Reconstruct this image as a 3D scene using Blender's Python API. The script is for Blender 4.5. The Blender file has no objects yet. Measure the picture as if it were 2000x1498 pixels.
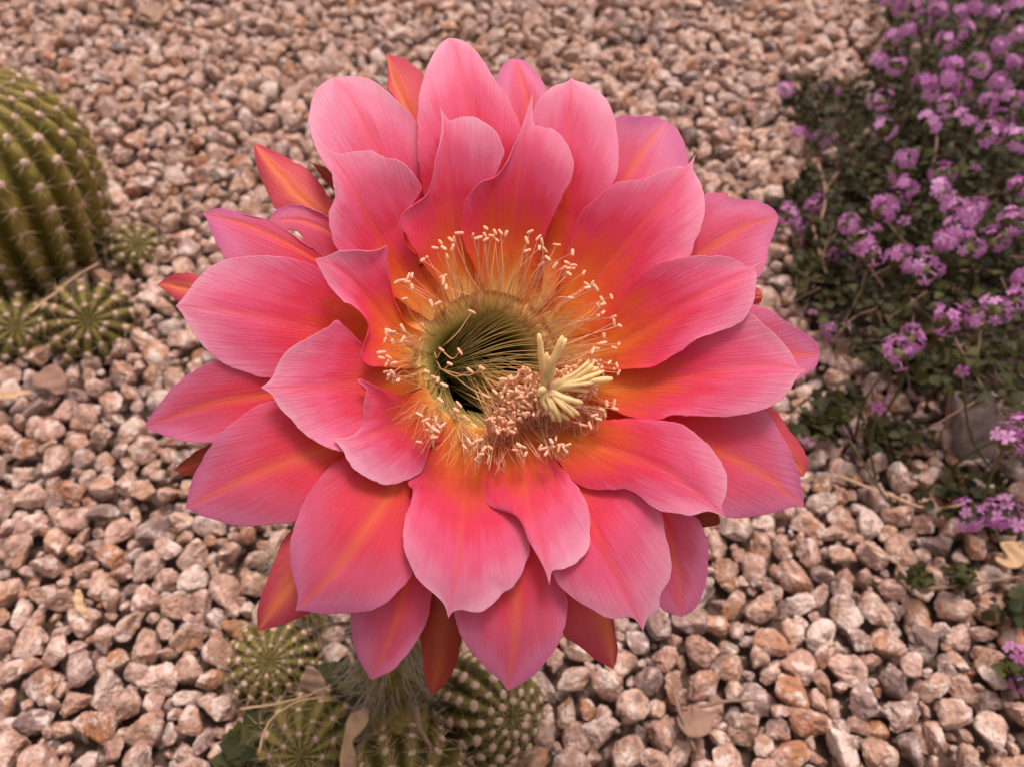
import bpy, math, random
import numpy as np
from mathutils import Vector, Matrix, Quaternion, noise as mnoise
random.seed(7); rng = np.random.default_rng(7)
R_ = math.radians
sc = bpy.context.scene
col = sc.collection

# ------------------------------------------------------------------ camera, sky, sun, exposure
PITCH = R_(53.0); CAM_H = 0.40; FPX = 1540.0
CAM = np.array([0.0, 0.0, CAM_H])
cd = bpy.data.cameras.new('camera'); cam = bpy.data.objects.new('camera', cd); col.objects.link(cam)
cam.location = CAM; cam.rotation_euler = (math.pi/2 - PITCH, 0, 0)
cd.sensor_width = 36; cd.sensor_fit = 'HORIZONTAL'; cd.lens = 36*FPX/2000
cd.clip_start = 0.005; cd.clip_end = 60
cd.dof.use_dof = True; cd.dof.focus_distance = 0.212; cd.dof.aperture_fstop = 15
sc.camera = cam
SUN_EL, SUN_AZ = 68.0, 20.0          # azimuth from +Y towards +X
w = bpy.data.worlds.new('World'); sc.world = w; w.use_nodes = True
nt = w.node_tree; nt.nodes.clear()
sky = nt.nodes.new('ShaderNodeTexSky'); sky.sky_type = 'NISHITA'; sky.sun_disc = False
sky.sun_elevation = R_(SUN_EL); sky.sun_rotation = R_(SUN_AZ)
sky.air_density = 1.0; sky.dust_density = 5.0; sky.ozone_density = 0.5
hs = nt.nodes.new('ShaderNodeHueSaturation'); hs.inputs['Saturation'].default_value = 0.06
bg = nt.nodes.new('ShaderNodeBackground'); bg.inputs['Strength'].default_value = 0.097
wo = nt.nodes.new('ShaderNodeOutputWorld')
nt.links.new(sky.outputs[0], hs.inputs['Color']); wb_ = nt.nodes.new('ShaderNodeMixRGB'); wb_.blend_type = 'MULTIPLY'; wb_.inputs[0].default_value = 1; wb_.inputs[2].default_value = (1.0, .885, .845, 1)   # warm white balance of the whole overcast sky
nt.links.new(hs.outputs[0], wb_.inputs[1]); nt.links.new(wb_.outputs[0], bg.inputs['Color']); nt.links.new(bg.outputs[0], wo.inputs['Surface'])
sd = bpy.data.lights.new('sun', 'SUN'); sd.energy = 1.5; sd.angle = R_(17); sd.color = (1.0, 0.86, 0.785)
sun = bpy.data.objects.new('sun', sd); col.objects.link(sun)
sdir = Vector((math.sin(R_(SUN_AZ))*math.cos(R_(SUN_EL)), math.cos(R_(SUN_AZ))*math.cos(R_(SUN_EL)), math.sin(R_(SUN_EL))))
sun.rotation_euler = sdir.to_track_quat('Z', 'Y').to_euler(); sun.location = sdir*3
sc.view_settings.view_transform = 'Standard'; sc.view_settings.look = 'None'
sc.view_settings.gamma = 1.0; sc.view_settings.exposure = 0.72
sc.render.engine = 'CYCLES'

# ------------------------------------------------------------------ where things stand
FWD = np.array([0, math.cos(PITCH), -math.sin(PITCH)]); UP = np.array([0, math.sin(PITCH), math.cos(PITCH)]); RT = np.array([1.0, 0, 0])
def ray(px, py):
    px = np.asarray(px, float); py = np.asarray(py, float)
    return FWD + ((px-1000)/FPX)[..., None]*RT + ((749-py)/FPX)[..., None]*UP
def on_z(px, py, z=0.0):
    r = ray(px, py); s = (np.asarray(z) - CAM_H)/r[..., 2]
    return CAM + s[..., None]*r
def at_depth(px, py, d): return CAM + np.asarray(d)[..., None]*ray(px, py)
def proj(P):
    d = np.asarray(P, float) - CAM; z = d@FWD
    return 1000 + FPX*(d@RT)/z, 749 - FPX*(d@UP)/z, z

# flower frame: plane through C, normal N, heights in mm above it
C = at_depth(945, 715, 0.217)
_toc = (CAM - C)/np.linalg.norm(CAM - C)
N = _toc + 0.10*np.array([0, 0, 1.0]); N /= np.linalg.norm(N)
E1 = np.cross(UP, N); E1 /= np.linalg.norm(E1); E2 = np.cross(N, E1)
PXMM = FPX/217.0
def on_flower(px, py, h):           # h in mm
    r = ray(px, py); s = ((C - CAM)@N + np.asarray(h)*0.001)/(r@N)
    return CAM + s[..., None]*r
def fl(r, th, h):                   # polar round the throat, mm
    return C + 0.001*(r*math.cos(th)*E1 + r*math.sin(th)*E2 + h*N)

# ------------------------------------------------------------------ object helpers
WL = {}
def _link(o, parent, wloc):
    col.objects.link(o); wloc = np.asarray(wloc, float)
    if parent is not None:
        o.parent = parent; o.location = wloc - WL[parent.name]
    else: o.location = wloc
    WL[o.name] = wloc
    return o
def tag(o, label=None, cat=None, group=None, kind=None):
    if label: o['label'] = label
    if cat: o['category'] = cat
    if group: o['group'] = group
    if kind: o['kind'] = kind
    return o
def empty(name, loc, label, cat, group=None):
    o = bpy.data.objects.new(name, None); o.empty_display_size = 0.01
    _link(o, None, loc); return tag(o, label, cat, group)
def mesh(name, V, F, mat, smooth=True, uv=None, attrs=None):
    me = bpy.data.meshes.new(name)
    V = np.asarray(V, np.float32)
    if isinstance(F, np.ndarray):
        k = F.shape[1]; nf = len(F)
        me.vertices.add(len(V)); me.vertices.foreach_set('co', V.ravel())
        me.loops.add(nf*k); me.loops.foreach_set('vertex_index', F.astype(np.int32).ravel())
        me.polygons.add(nf); me.polygons.foreach_set('loop_start', np.arange(0, nf*k, k, dtype=np.int32))
        me.polygons.foreach_set('loop_total', np.full(nf, k, np.int32))
        me.update(calc_edges=True); me.validate()
    else:
        me.from_pydata(V.tolist(), [], [tuple(f) for f in F])
    if smooth: me.polygons.foreach_set('use_smooth', np.ones(len(me.polygons), bool))
    if uv is not None:
        l = me.uv_layers.new(name='UVMap'); vi = np.empty(len(me.loops), np.int32); me.loops.foreach_get('vertex_index', vi)
        l.data.foreach_set('uv', np.asarray(uv, np.float32)[vi].ravel())
    if attrs:
        for k, a in attrs.items():
            at = me.attributes.new(k, 'FLOAT', 'POINT'); at.data.foreach_set('value', np.asarray(a, np.float32))
    if mat: me.materials.append(mat)
    me.update(); return me
def obj(name, V, F, mat, parent=None, smooth=True, uv=None, attrs=None, origin=None):
    V = np.asarray(V, float); o0 = V.mean(0) if origin is None else np.asarray(origin, float)
    o = bpy.data.objects.new(name, mesh(name, V - o0, F, mat, smooth, uv, attrs))
    return _link(o, parent, o0)
def inst(name, me, wloc, parent, rot=None, scale=1.0):
    o = bpy.data.objects.new(name, me); _link(o, parent, wloc)
    if rot is not None: o.rotation_mode = 'QUATERNION'; o.rotation_quaternion = rot
    o.scale = (scale,)*3 if np.isscalar(scale) else scale
    return o
def basis_quat(z, x=None):
    return Vector(z).to_track_quat('Z', 'Y')
class MB:                           # collects triangles/quads of several shapes into one mesh
    def __init__(s): s.V = []; s.F = []; s.n = 0; s.uv = []; s.a = []
    def add(s, V, F, uv=None, a=None):
        V = np.asarray(V, float); F = np.asarray(F, int)
        s.V.append(V); s.F.append(F + s.n); s.n += len(V)
        s.uv.append(np.zeros((len(V), 2)) if uv is None else uv); s.a.append(np.zeros(len(V)) if a is None else np.full(len(V), a) if np.isscalar(a) else a)
    def obj(s, name, mat, parent=None, smooth=True, origin=None):
        return obj(name, np.vstack(s.V), np.vstack(s.F), mat, parent, smooth, np.vstack(s.uv), {'rnd': np.concatenate(s.a)}, origin)
    def mesh(s, name, mat, smooth=True):
        return mesh(name, np.vstack(s.V), np.vstack(s.F), mat, smooth, np.vstack(s.uv), {'rnd': np.concatenate(s.a)})
def catmull(P, n):
    P = np.asarray(P, float)
    if len(P) == 2: P = np.vstack([P[0], P.mean(0), P[1]])
    Q = np.vstack([2*P[0]-P[1], P, 2*P[-1]-P[-2]]); out = []
    for i in range(1, len(Q)-2):
        t = np.linspace(0, 1, 24, endpoint=False)[:, None]
        p0, p1, p2, p3 = Q[i-1:i+3]
        out.append(0.5*((2*p1) + (-p0+p2)*t + (2*p0-5*p1+4*p2-p3)*t*t + (-p0+3*p1-3*p2+p3)*t**3))
    out = np.vstack(out + [P[-1:]])
    s = np.r_[0, np.cumsum(np.linalg.norm(np.diff(out, axis=0), axis=1))]
    g = np.linspace(0, s[-1], n)
    return np.stack([np.interp(g, s, out[:, k]) for k in range(P.shape[1])], 1)
def tube(P, rad, sides=5, cap=True):
    P = np.asarray(P, float); n = len(P); rad = np.broadcast_to(rad, n)
    T = np.gradient(P, axis=0); T /= np.linalg.norm(T, axis=1)[:, None] + 1e-12
    a = np.array([0, 0, 1.0]) if abs(T[0, 2]) < 0.9 else np.array([1.0, 0, 0])
    u = np.cross(T[0], a); u /= np.linalg.norm(u); V = []
    for i in range(n):
        u = u - T[i]*(u@T[i]); u /= np.linalg.norm(u) + 1e-12; v = np.cross(T[i], u)
        for k in range(sides):
            ang = 2*math.pi*k/sides
            V.append(P[i] + rad[i]*(math.cos(ang)*u + math.sin(ang)*v))
    F = [(i*sides+k, i*sides+(k+1) % sides, (i+1)*sides+(k+1) % sides, (i+1)*sides+k) for i in range(n-1) for k in range(sides)]
    if cap:
        b = len(V); V += [P[0], P[-1]]
        for k in range(sides):
            F.append((b, (k+1) % sides, k, b)); e = (n-1)*sides; F.append((b+1, e+k, e+(k+1) % sides, b+1))
    # degenerate quads -> use triangles everywhere
    tri = []
    for f in F:
        if f[0] == f[3]: tri.append(f[:3])
        else: tri += [(f[0], f[1], f[2]), (f[0], f[2], f[3])]
    uv = np.zeros((len(V), 2)); uv[:n*sides, 1] = np.repeat(np.linspace(0, 1, n), sides); uv[-1, 1] = 1
    return np.array(V), np.array(tri), uv
def ico(sub):
    t = (1+5**.5)/2
    V = [(-1, t, 0), (1, t, 0), (-1, -t, 0), (1, -t, 0), (0, -1, t), (0, 1, t), (0, -1, -t), (0, 1, -t), (t, 0, -1), (t, 0, 1), (-t, 0, -1), (-t, 0, 1)]
    V = [np.array(v)/np.linalg.norm(v) for v in V]
    F = [(0,11,5),(0,5,1),(0,1,7),(0,7,10),(0,10,11),(1,5,9),(5,11,4),(11,10,2),(10,7,6),(7,1,8),(3,9,4),(3,4,2),(3,2,6),(3,6,8),(3,8,9),(4,9,5),(2,4,11),(6,2,10),(8,6,7),(9,8,1)]
    for _ in range(sub):
        c = {}; G = []
        def mid(a, b):
            k = (min(a, b), max(a, b))
            if k not in c:
                m = V[a]+V[b]; V.append(m/np.linalg.norm(m)); c[k] = len(V)-1
            return c[k]
        for a, b, d in F:
            x, y, z = mid(a, b), mid(b, d), mid(d, a); G += [(a, x, z), (b, y, x), (d, z, y), (x, y, z)]
        F = G
    return np.array(V), np.array(F)
def inside(poly, x, y):
    poly = np.asarray(poly, float); x = np.asarray(x); y = np.asarray(y); c = np.zeros(np.broadcast(x, y).shape, bool); j = len(poly)-1
    for i in range(len(poly)):
        xi, yi = poly[i]; xj, yj = poly[j]
        c ^= ((yi > y) != (yj > y)) & (x < (xj-xi)*(y-yi)/(yj-yi+1e-12) + xi); j = i
    return c

# ------------------------------------------------------------------ materials
def nodes(name):
    m = bpy.data.materials.new(name); m.use_nodes = True; t = m.node_tree; t.nodes.clear()
    out = t.nodes.new('ShaderNodeOutputMaterial')
    def n(ty, **kw):
        x = t.nodes.new('ShaderNode'+ty)
        for k, v in kw.items():
            if k.startswith('i_'):
                key = k[2:]; key = int(key) if key.isdigit() else key.replace('_', ' ')
                x.inputs[key].default_value = v
            else: setattr(x, k, v)
        return x
    def L(a, b): t.links.new(a, b)
    def math_(op, a, b=None, c=None, clamp=False):
        x = n('Math', operation=op); x.use_clamp = clamp
        for i, v in enumerate((a, b, c)):
            if v is None: continue
            if isinstance(v, (int, float)): x.inputs[i].default_value = v
            else: L(v, x.inputs[i])
        return x.outputs[0]
    def ramp(fac, stops, interp='LINEAR'):
        x = n('ValToRGB'); x.color_ramp.interpolation = interp; e = x.color_ramp.elements
        while len(e) < len(stops): e.new(0.5)
        for q, (p, c) in zip(e, stops): q.position = p; q.color = (*c, 1) if len(c) == 3 else c
        L(fac, x.inputs[0]); return x.outputs[0]
    def mix(fac, a, b, mode='MIX'):
        x = n('MixRGB', blend_type=mode)
        for i, v in enumerate((fac, a, b)):
            if isinstance(v, (int, float)): x.inputs[i].default_value = v
            elif isinstance(v, tuple): x.inputs[i].default_value = (*v, 1)
            else: L(v, x.inputs[i])
        return x.outputs[0]
    return m, n, L, math_, ramp, mix, out
def simple(name, c, rough=0.7, var=0.15, scale=400, transl=0.0, spec=0.3, attr=False, c2=None):
    m, n, L, ma, ramp, mix, out = nodes(name)
    tc = n('TexCoord'); no = n('TexNoise', i_Scale=scale, i_Detail=4.0); L(tc.outputs['Object'], no.inputs['Vector'])
    oi = n('ObjectInfo')
    f = ma('MULTIPLY_ADD', no.outputs[0], 2*var, 1-var)
    if attr:
        at = n('Attribute', attribute_name='rnd'); r = at.outputs['Fac']
    else: r = oi.outputs['Random']
    base = mix(r, c, c2 if c2 else tuple(0.8*x for x in c))
    cc = mix(1.0, base, f, 'MULTIPLY')
    p = n('BsdfPrincipled', i_Roughness=rough); p.inputs['Specular IOR Level'].default_value = spec; L(cc, p.inputs['Base Color'])
    bp = n('Bump', i_Strength=0.3, i_Distance=0.0004); L(no.outputs[0], bp.inputs['Height']); L(bp.outputs[0], p.inputs['Normal'])
    if transl:
        tr = n('BsdfTranslucent'); L(cc, tr.inputs['Color']); ms = n('MixShader', i_0=transl); L(p.outputs[0], ms.inputs[1]); L(tr.outputs[0], ms.inputs[2]); L(ms.outputs[0], out.inputs[0])
    else: L(p.outputs[0], out.inputs[0])
    return m
def petal_mat(name, stops, rib, rib_w, rib_amt, transl=0.40, streak=0.08):
    m, n, L, ma, ramp, mix, out = nodes(name)
    uv = n('UVMap'); sp = n('SeparateXYZ'); L(uv.outputs[0], sp.inputs[0]); U, V = sp.outputs[0], sp.outputs[1]
    a = ma('ABSOLUTE', ma('MULTIPLY_ADD', U, 2.0, -1.0)); oi = n('ObjectInfo')
    tc = n('TexCoord')
    # striae run along the petal and fan towards the margin
    fan = n('Attribute', attribute_name='fan').outputs['Fac']
    cv = n('CombineXYZ'); L(ma('MULTIPLY', fan, 110.0), cv.inputs[0]); L(ma('MULTIPLY', V, 6.0), cv.inputs[1]); L(ma('MULTIPLY', oi.outputs['Random'], 90.0), cv.inputs[2])
    st = n('TexNoise', i_Scale=1.0, i_Detail=3.0, i_Roughness=0.6); L(cv.outputs[0], st.inputs['Vector'])
    cv2 = n('CombineXYZ'); L(ma('MULTIPLY', fan, 16.0), cv2.inputs[0]); L(ma('MULTIPLY', V, 1.6), cv2.inputs[1]); L(ma('MULTIPLY', oi.outputs['Random'], 37.0), cv2.inputs[2])
    st2 = n('TexNoise', i_Scale=1.0, i_Detail=2.0); L(cv2.outputs[0], st2.inputs['Vector'])
    cell = n('TexNoise', i_Scale=900.0, i_Detail=3.0); L(tc.outputs['Object'], cell.inputs['Vector'])
    s = ma('ADD', ma('MULTIPLY', V, 0.80), ma('MULTIPLY', ma('POWER', a, 1.6), ma('MULTIPLY_ADD', V, 0.22, 0.06)))
    s = ma('ADD', s, ma('MULTIPLY_ADD', st2.outputs[0], 0.24, -0.12)); s = ma('ADD', s, ma('MULTIPLY_ADD', st.outputs[0], 0.11, -0.055))
    s = ma('ADD', s, ma('MULTIPLY_ADD', oi.outputs['Random'], 0.10, -0.05), clamp=True)
    c = ramp(s, stops, 'EASE')
    rm = ma('MULTIPLY', ma('POWER', ma('SUBTRACT', 1.0, ma('DIVIDE', a, rib_w), clamp=True), 1.3), rib_amt)
    c = mix(rm, c, rib)
    c = mix(1.0, c, ma('MULTIPLY_ADD', st.outputs[0], streak, 1-streak*0.5), 'MULTIPLY')
    c = mix(1.0, c, ma('MULTIPLY_ADD', cell.outputs[0], 0.10, 0.95), 'MULTIPLY')
    p = n('BsdfPrincipled', i_Roughness=0.55); p.inputs['Specular IOR Level'].default_value = 0.25; p.inputs['Sheen Weight'].default_value = 0.08
    L(c, p.inputs['Base Color'])
    h = ma('ADD', st.outputs[0], ma('MULTIPLY', cell.outputs[0], 0.35)); bp = n('Bump', i_Strength=0.5, i_Distance=0.0004); L(h, bp.inputs['Height']); L(bp.outputs[0], p.inputs['Normal'])
    tr = n('BsdfTranslucent'); L(c, tr.inputs['Color']); L(bp.outputs[0], tr.inputs['Normal'])
    ms = n('MixShader', i_0=transl); L(p.outputs[0], ms.inputs[1]); L(tr.outputs[0], ms.inputs[2]); L(ms.outputs[0], out.inputs[0])
    return m
M = {}
M['petal'] = petal_mat('petal_inner', [(0.0, (.90, .66, .25)), (.05, (.91, .52, .14)), (.12, (.89, .29, .04)), (.21, (.87, .175, .03)), (.31, (.86, .10, .05)), (.44, (.86, .06, .135)), (.60, (.87, .14, .285)), (.80, (.89, .30, .47)), (1.0, (.90, .45, .60))], (.90, .15, .09), .11, .38)
M['petal_out'] = petal_mat('petal_outer', [(0.0, (.78, .13, .02)), (.28, (.83, .09, .04)), (.46, (.84, .07, .12)), (.66, (.82, .14, .26)), (.84, (.79, .23, .41)), (1.0, (.71, .19, .40))], (.92, .23, .09), .20, .6)
M['sepal'] = petal_mat('sepal', [(0.0, (.72, .16, .05)), (.4, (.76, .12, .07)), (.7, (.70, .10, .12)), (1.0, (.55, .06, .10))], (.86, .25, .07), .55, .7, 0.2)
M['sepal_dark'] = petal_mat('sepal_brown', [(0.0, (.34, .06, .015)), (.5, (.36, .05, .02)), (1.0, (.30, .035, .02))], (.42, .10, .03), .5, .5, 0.10)
M['anther'] = simple('anther', (.98, .72, .51), .8, .2, 1200, .35, c2=(.97, .58, .37))
M['filament'] = simple('filament', (.80, .25, .12), .5, .1, 300, .3, c2=(.82, .30, .16))
M['stigma'] = simple('stigma', (.98, .77, .38), .6, .12, 700, .4, c2=(.99, .84, .50))
M['areole'] = simple('areole_wool', (.70, .52, .42), .95, .25, 900, c2=(.60, .42, .33))
M['spine'] = simple('spine', (.58, .44, .28), .6, .2, 300, .15, c2=(.50, .34, .20))
M['wool'] = simple('wool_hair', (.74, .62, .52), .7, .2, 300, .3, attr=True, c2=(.45, .35, .27))
M['tube'] = simple('floral_tube', (.24, .19, .05), .7, .35, 120, c2=(.24, .19, .05))
M['floret'] = simple('floret', (.78, .42, .72), .6, .15, 500, .25, c2=(.55, .18, .48))
M['floret_eye'] = simple('floret_eye', (.75, .45, .65), .7)
M['leaf'] = simple('leaf', (.062, .054, .011), .6, .35, 300, .2, attr=True, c2=(.012, .014, .004))  # second tone near black: self-shadow of the foliage put into the leaf colour
M['leaf_obj'] = simple('leaf_single', (.085, .08, .017), .6, .35, 300, .2, c2=(.022, .028, .008))
M['twig'] = simple('twig', (.27, .165, .12), .85, .35, 350, c2=(.17, .10, .075))
M['stem_green'] = simple('green_stem', (.12, .12, .04), .7, .25, 300, c2=(.10, .09, .03))
M['straw'] = simple('dry_straw', (.70, .48, .29), .8, .3, 300, .15, c2=(.58, .38, .23))
M['deadleaf'] = simple('dead_leaf', (.38, .25, .18), .8, .35, 200, .15, c2=(.32, .19, .14))
M['weed'] = simple('weed_leaf', (.05, .085, .02), .6, .3, 200, .2, c2=(.04, .065, .018))

def cactus_mat(name, c1, c2):
    m, n, L, ma, ramp, mix, out = nodes(name)
    tc = n('TexCoord'); a = n('TexNoise', i_Scale=70.0, i_Detail=5.0); L(tc.outputs['Object'], a.inputs['Vector'])
    b = n('TexNoise', i_Scale=700.0, i_Detail=3.0); L(tc.outputs['Object'], b.inputs['Vector'])
    at = n('Attribute', attribute_name='rnd')            # 1 on the rib crest, 0 in the groove: crests are paler skin, grooves partly painted shade
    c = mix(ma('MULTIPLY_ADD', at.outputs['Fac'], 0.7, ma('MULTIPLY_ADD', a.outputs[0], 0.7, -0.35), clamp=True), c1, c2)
    c = mix(1.0, c, ma('MULTIPLY_ADD', b.outputs[0], 0.5, 0.75), 'MULTIPLY')
    p = n('BsdfPrincipled', i_Roughness=0.55); p.inputs['Specular IOR Level'].default_value = 0.3; L(c, p.inputs['Base Color'])
    bp = n('Bump', i_Strength=0.3, i_Distance=0.0006); L(b.outputs[0], bp.inputs['Height']); L(bp.outputs[0], p.inputs['Normal']); L(p.outputs[0], out.inputs[0]); return m
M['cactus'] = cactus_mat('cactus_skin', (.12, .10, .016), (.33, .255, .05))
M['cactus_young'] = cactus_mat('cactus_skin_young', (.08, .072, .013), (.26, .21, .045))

def stone_mat(name, use_attr):
    m, n, L, ma, ramp, mix, out = nodes(name)
    tc = n('TexCoord'); oi = n('ObjectInfo')
    if use_attr: r = n('Attribute', attribute_name='rnd').outputs['Fac']
    else: r = oi.outputs['Random']
    off = n('CombineXYZ')
    for k, q in enumerate((13.7, 7.1, 23.3)): L(ma('MULTIPLY', r, q), off.inputs[k])
    va = n('VectorMath', operation='ADD'); L(tc.outputs['Object'], va.inputs[0]); L(off.outputs[0], va.inputs[1])
    base = ramp(r, [(0.0, (.46, .27, .21)), (.14, (.55, .365, .30)), (.27, (.39, .22, .165)), (.38, (.64, .50, .44)), (.46, (.40, .185, .10)), (.54, (.48, .295, .22)), (.66, (.32, .22, .20)), (.77, (.46, .285, .215)), (.88, (.19, .13, .12)), (.94, (.53, .345, .265))], 'CONSTANT')
    big = n('TexNoise', i_Scale=90.0, i_Detail=4.0, i_Roughness=0.65); L(va.outputs[0], big.inputs['Vector'])
    fine = n('TexNoise', i_Scale=520.0, i_Detail=3.0, i_Roughness=0.7); L(va.outputs[0], fine.inputs['Vector'])
    c = mix(ma('MULTIPLY', ma('MULTIPLY_ADD', big.outputs[0], 4.0, -1.8, clamp=True), 0.8), base, (.56, .375, .315))
    rust = n('TexNoise', i_Scale=60.0, i_Detail=3.0); va2 = n('VectorMath', operation='SCALE', i_Scale=1.0); L(va.outputs[0], va2.inputs[0]); va3 = n('VectorMath', operation='ADD'); va3.inputs[1].default_value = (4.2, 1.3, 8.8); L(va2.outputs[0], va3.inputs[0]); L(va3.outputs[0], rust.inputs['Vector'])
    c = mix(ma('MULTIPLY', ma('MULTIPLY_ADD', rust.outputs[0], 7.0, -3.7, clamp=True), 0.7), c, (.42, .19, .075))
    c = mix(ma('MULTIPLY', ma('MULTIPLY_ADD', fine.outputs[0], 7.0, -3.75, clamp=True), 0.75), c, (.15, .095, .08))
    pale = n('TexNoise', i_Scale=190.0, i_Detail=4.0, i_Roughness=0.7); va4 = n('VectorMath', operation='ADD'); va4.inputs[1].default_value = (9.1, 3.3, 5.5); L(va.outputs[0], va4.inputs[0]); L(va4.outputs[0], pale.inputs['Vector'])
    c = mix(ma('MULTIPLY', ma('MULTIPLY_ADD', pale.outputs[0], 9.0, -4.6, clamp=True), 0.8), c, (.74, .62, .57))
    c = mix(ma('MULTIPLY', ma('MULTIPLY_ADD', pale.outputs[0], -9.0, 4.05, clamp=True), 0.8), c, (.17, .105, .085))
    p = n('BsdfPrincipled', i_Roughness=0.85); p.inputs['Specular IOR Level'].default_value = 0.25; L(c, p.inputs['Base Color'])
    h = ma('ADD', big.outputs[0], ma('MULTIPLY', fine.outputs[0], 0.6)); bp = n('Bump', i_Strength=1.0, i_Distance=0.0022); L(h, bp.inputs['Height']); L(bp.outputs[0], p.inputs['Normal']); L(p.outputs[0], out.inputs[0]); return m
M['stone'] = stone_mat('gravel_stone', False); M['stone_mass'] = stone_mat('gravel_mass', True)
def soil_mat():
    m, n, L, ma, ramp, mix, out = nodes('soil')
    tc = n('TexCoord'); a = n('TexNoise', i_Scale=30.0, i_Detail=8.0); L(tc.outputs['Object'], a.inputs['Vector']); b = n('TexNoise', i_Scale=600.0, i_Detail=5.0); L(tc.outputs['Object'], b.inputs['Vector'])
    c = mix(a.outputs[0], (.07, .042, .03), (.13, .078, .055)); c = mix(1.0, c, ma('MULTIPLY_ADD', b.outputs[0], 1.2, 0.4), 'MULTIPLY')
    p = n('BsdfPrincipled', i_Roughness=0.95); L(c, p.inputs['Base Color']); bp = n('Bump', i_Strength=0.8, i_Distance=0.002); L(b.outputs[0], bp.inputs['Height']); L(bp.outputs[0], p.inputs['Normal']); L(p.outputs[0], out.inputs[0]); return m
M['soil'] = soil_mat()
def throat_mat():
    m, n, L, ma, ramp, mix, out = nodes('throat')
    uv = n('UVMap'); sp = n('SeparateXYZ'); L(uv.outputs[0], sp.inputs[0])
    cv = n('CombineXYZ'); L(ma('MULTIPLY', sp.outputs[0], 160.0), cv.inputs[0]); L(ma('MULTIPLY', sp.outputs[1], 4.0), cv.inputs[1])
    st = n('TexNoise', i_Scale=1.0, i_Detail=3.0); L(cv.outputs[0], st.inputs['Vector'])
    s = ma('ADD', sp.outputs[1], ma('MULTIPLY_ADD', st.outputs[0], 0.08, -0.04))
    c = ramp(s, [(0.0, (.84, .22, .025)), (.12, (.86, .26, .03)), (.22, (.88, .36, .07)), (.33, (.92, .66, .26)), (.43, (.80, .64, .22)), (.52, (.42, .37, .08)), (.64, (.14, .135, .025)), (1.0, (.03, .035, .008))])  # olive wall; the near-black deep stops paint in the shade of the hollow
    c = mix(1.0, c, ma('MULTIPLY_ADD', st.outputs[0], 0.6, 0.7), 'MULTIPLY')
    p = n('BsdfPrincipled', i_Roughness=0.5); p.inputs['Specular IOR Level'].default_value = 0.3; L(c, p.inputs['Base Color'])
    bp = n('Bump', i_Strength=0.5, i_Distance=0.0005); L(st.outputs[0], bp.inputs['Height']); L(bp.outputs[0], p.inputs['Normal']); L(p.outputs[0], out.inputs[0]); return m
M['throat'] = throat_mat()
def thread_mat():
    m, n, L, ma, ramp, mix, out = nodes('thread')
    uv = n('UVMap'); sp = n('SeparateXYZ'); L(uv.outputs[0], sp.inputs[0]); at = n('Attribute', attribute_name='rnd')
    c = ramp(sp.outputs[1], [(0.0, (.10, .095, .018)), (.22, (.30, .25, .06)), (.45, (.88, .68, .26)), (.65, (.96, .66, .34)), (1.0, (.96, .54, .37))])  # olive roots, darkened further as painted shade inside the throat
    c = mix(1.0, c, ma('MULTIPLY_ADD', at.outputs['Fac'], 0.3, 0.8), 'MULTIPLY')
    p = n('BsdfPrincipled', i_Roughness=0.4); L(c, p.inputs['Base Color']); tr = n('BsdfTranslucent'); L(c, tr.inputs['Color']); ms = n('MixShader', i_0=0.45)
    L(p.outputs[0], ms.inputs[1]); L(tr.outputs[0], ms.inputs[2]); L(ms.outputs[0], out.inputs[0]); return m
M['thread'] = thread_mat()

# ------------------------------------------------------------------ ground and gravel
gv = [(-4, -3, 0), (4, -3, 0), (4, 5, 0), (-4, 5, 0)]
ground = obj('ground', gv, [(0, 1, 2, 3)], M['soil'], None, False, origin=(0, 0, 0)); tag(ground, kind='structure')
BUSH = [(1535, 150), (1620, 165), (1700, 150), (1735, 60), (1700, -60), (2500, -60), (2500, 900), (2010, 890), (1900, 800), (1780, 740), (1690, 720), (1600, 640), (1540, 560), (1560, 470), (1500, 440), (1530, 380), (1590, 320), (1545, 280), (1570, 230), (1520, 200)]

# cacti: centre on the ground, radius, height, tilt ; used below and to keep stones clear
def gxy(px, py): return on_z(px, py, 0.0)[:2]
CACTI = [
 # base pixel on the ground, crown pixel and height, radius, ribs, rib depth, areole and spine size
 dict(b=(60, 505), c=(-95, 165, .135), R=.064, n=20, d=.17, rows=10, asz=.0024, ssz=1.1, young=0, label='tall ribbed olive green cactus column with tan star spines at the gravel edge', name='columnar_cactus'),
 dict(b=(182, 638), c=(172, 626, .036), R=.030, n=13, d=.34, rows=6, asz=.0019, ssz=.8, young=1, label='round small cactus with white woolly dots in front of the tall column', name='globe_cactus'),
 dict(b=(36, 645), c=(30, 640, .030), R=.024, n=11, d=.24, rows=5, asz=.0017, ssz=.7, young=1, label='dark green small cactus beside a tan dead leaf, below the tall column', name='globe_cactus'),
 dict(b=(262, 500), c=(268, 478, .026), R=.020, n=11, d=.24, rows=5, asz=.0016, ssz=.7, young=1, label='little yellowish spiny cactus tucked against the foot of the tall column', name='globe_cactus'),
 dict(b=(540, 1292), c=(524, 1290, .032), R=.0225, n=16, d=.20, rows=7, asz=.0012, ssz=.6, young=1, label='dull green globe cactus with a dead leaf at its side, under the orange sepal', name='globe_cactus'),
 dict(b=(620, 1455), c=(588, 1478, .034), R=.027, n=14, d=.20, rows=6, asz=.0014, ssz=.8, young=1, label='squat spiny green cactus beside the curled tan leaf', name='globe_cactus'),
 dict(b=(890, 1350), c=(1004, 1402, .046), R=.0245, n=15, d=.24, rows=8, asz=.0018, ssz=.6, young=1, label='leaning cactus with bright white woolly dots and a brown crown', name='globe_cactus'),
 dict(b=(800, 1450), c=(800, 1580, .062), R=.024, n=12, d=.24, rows=7, asz=.0015, ssz=.8, young=1, label='upright woolly ribbed cactus that carries the big pink bloom', name='globe_cactus'),
]
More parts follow.
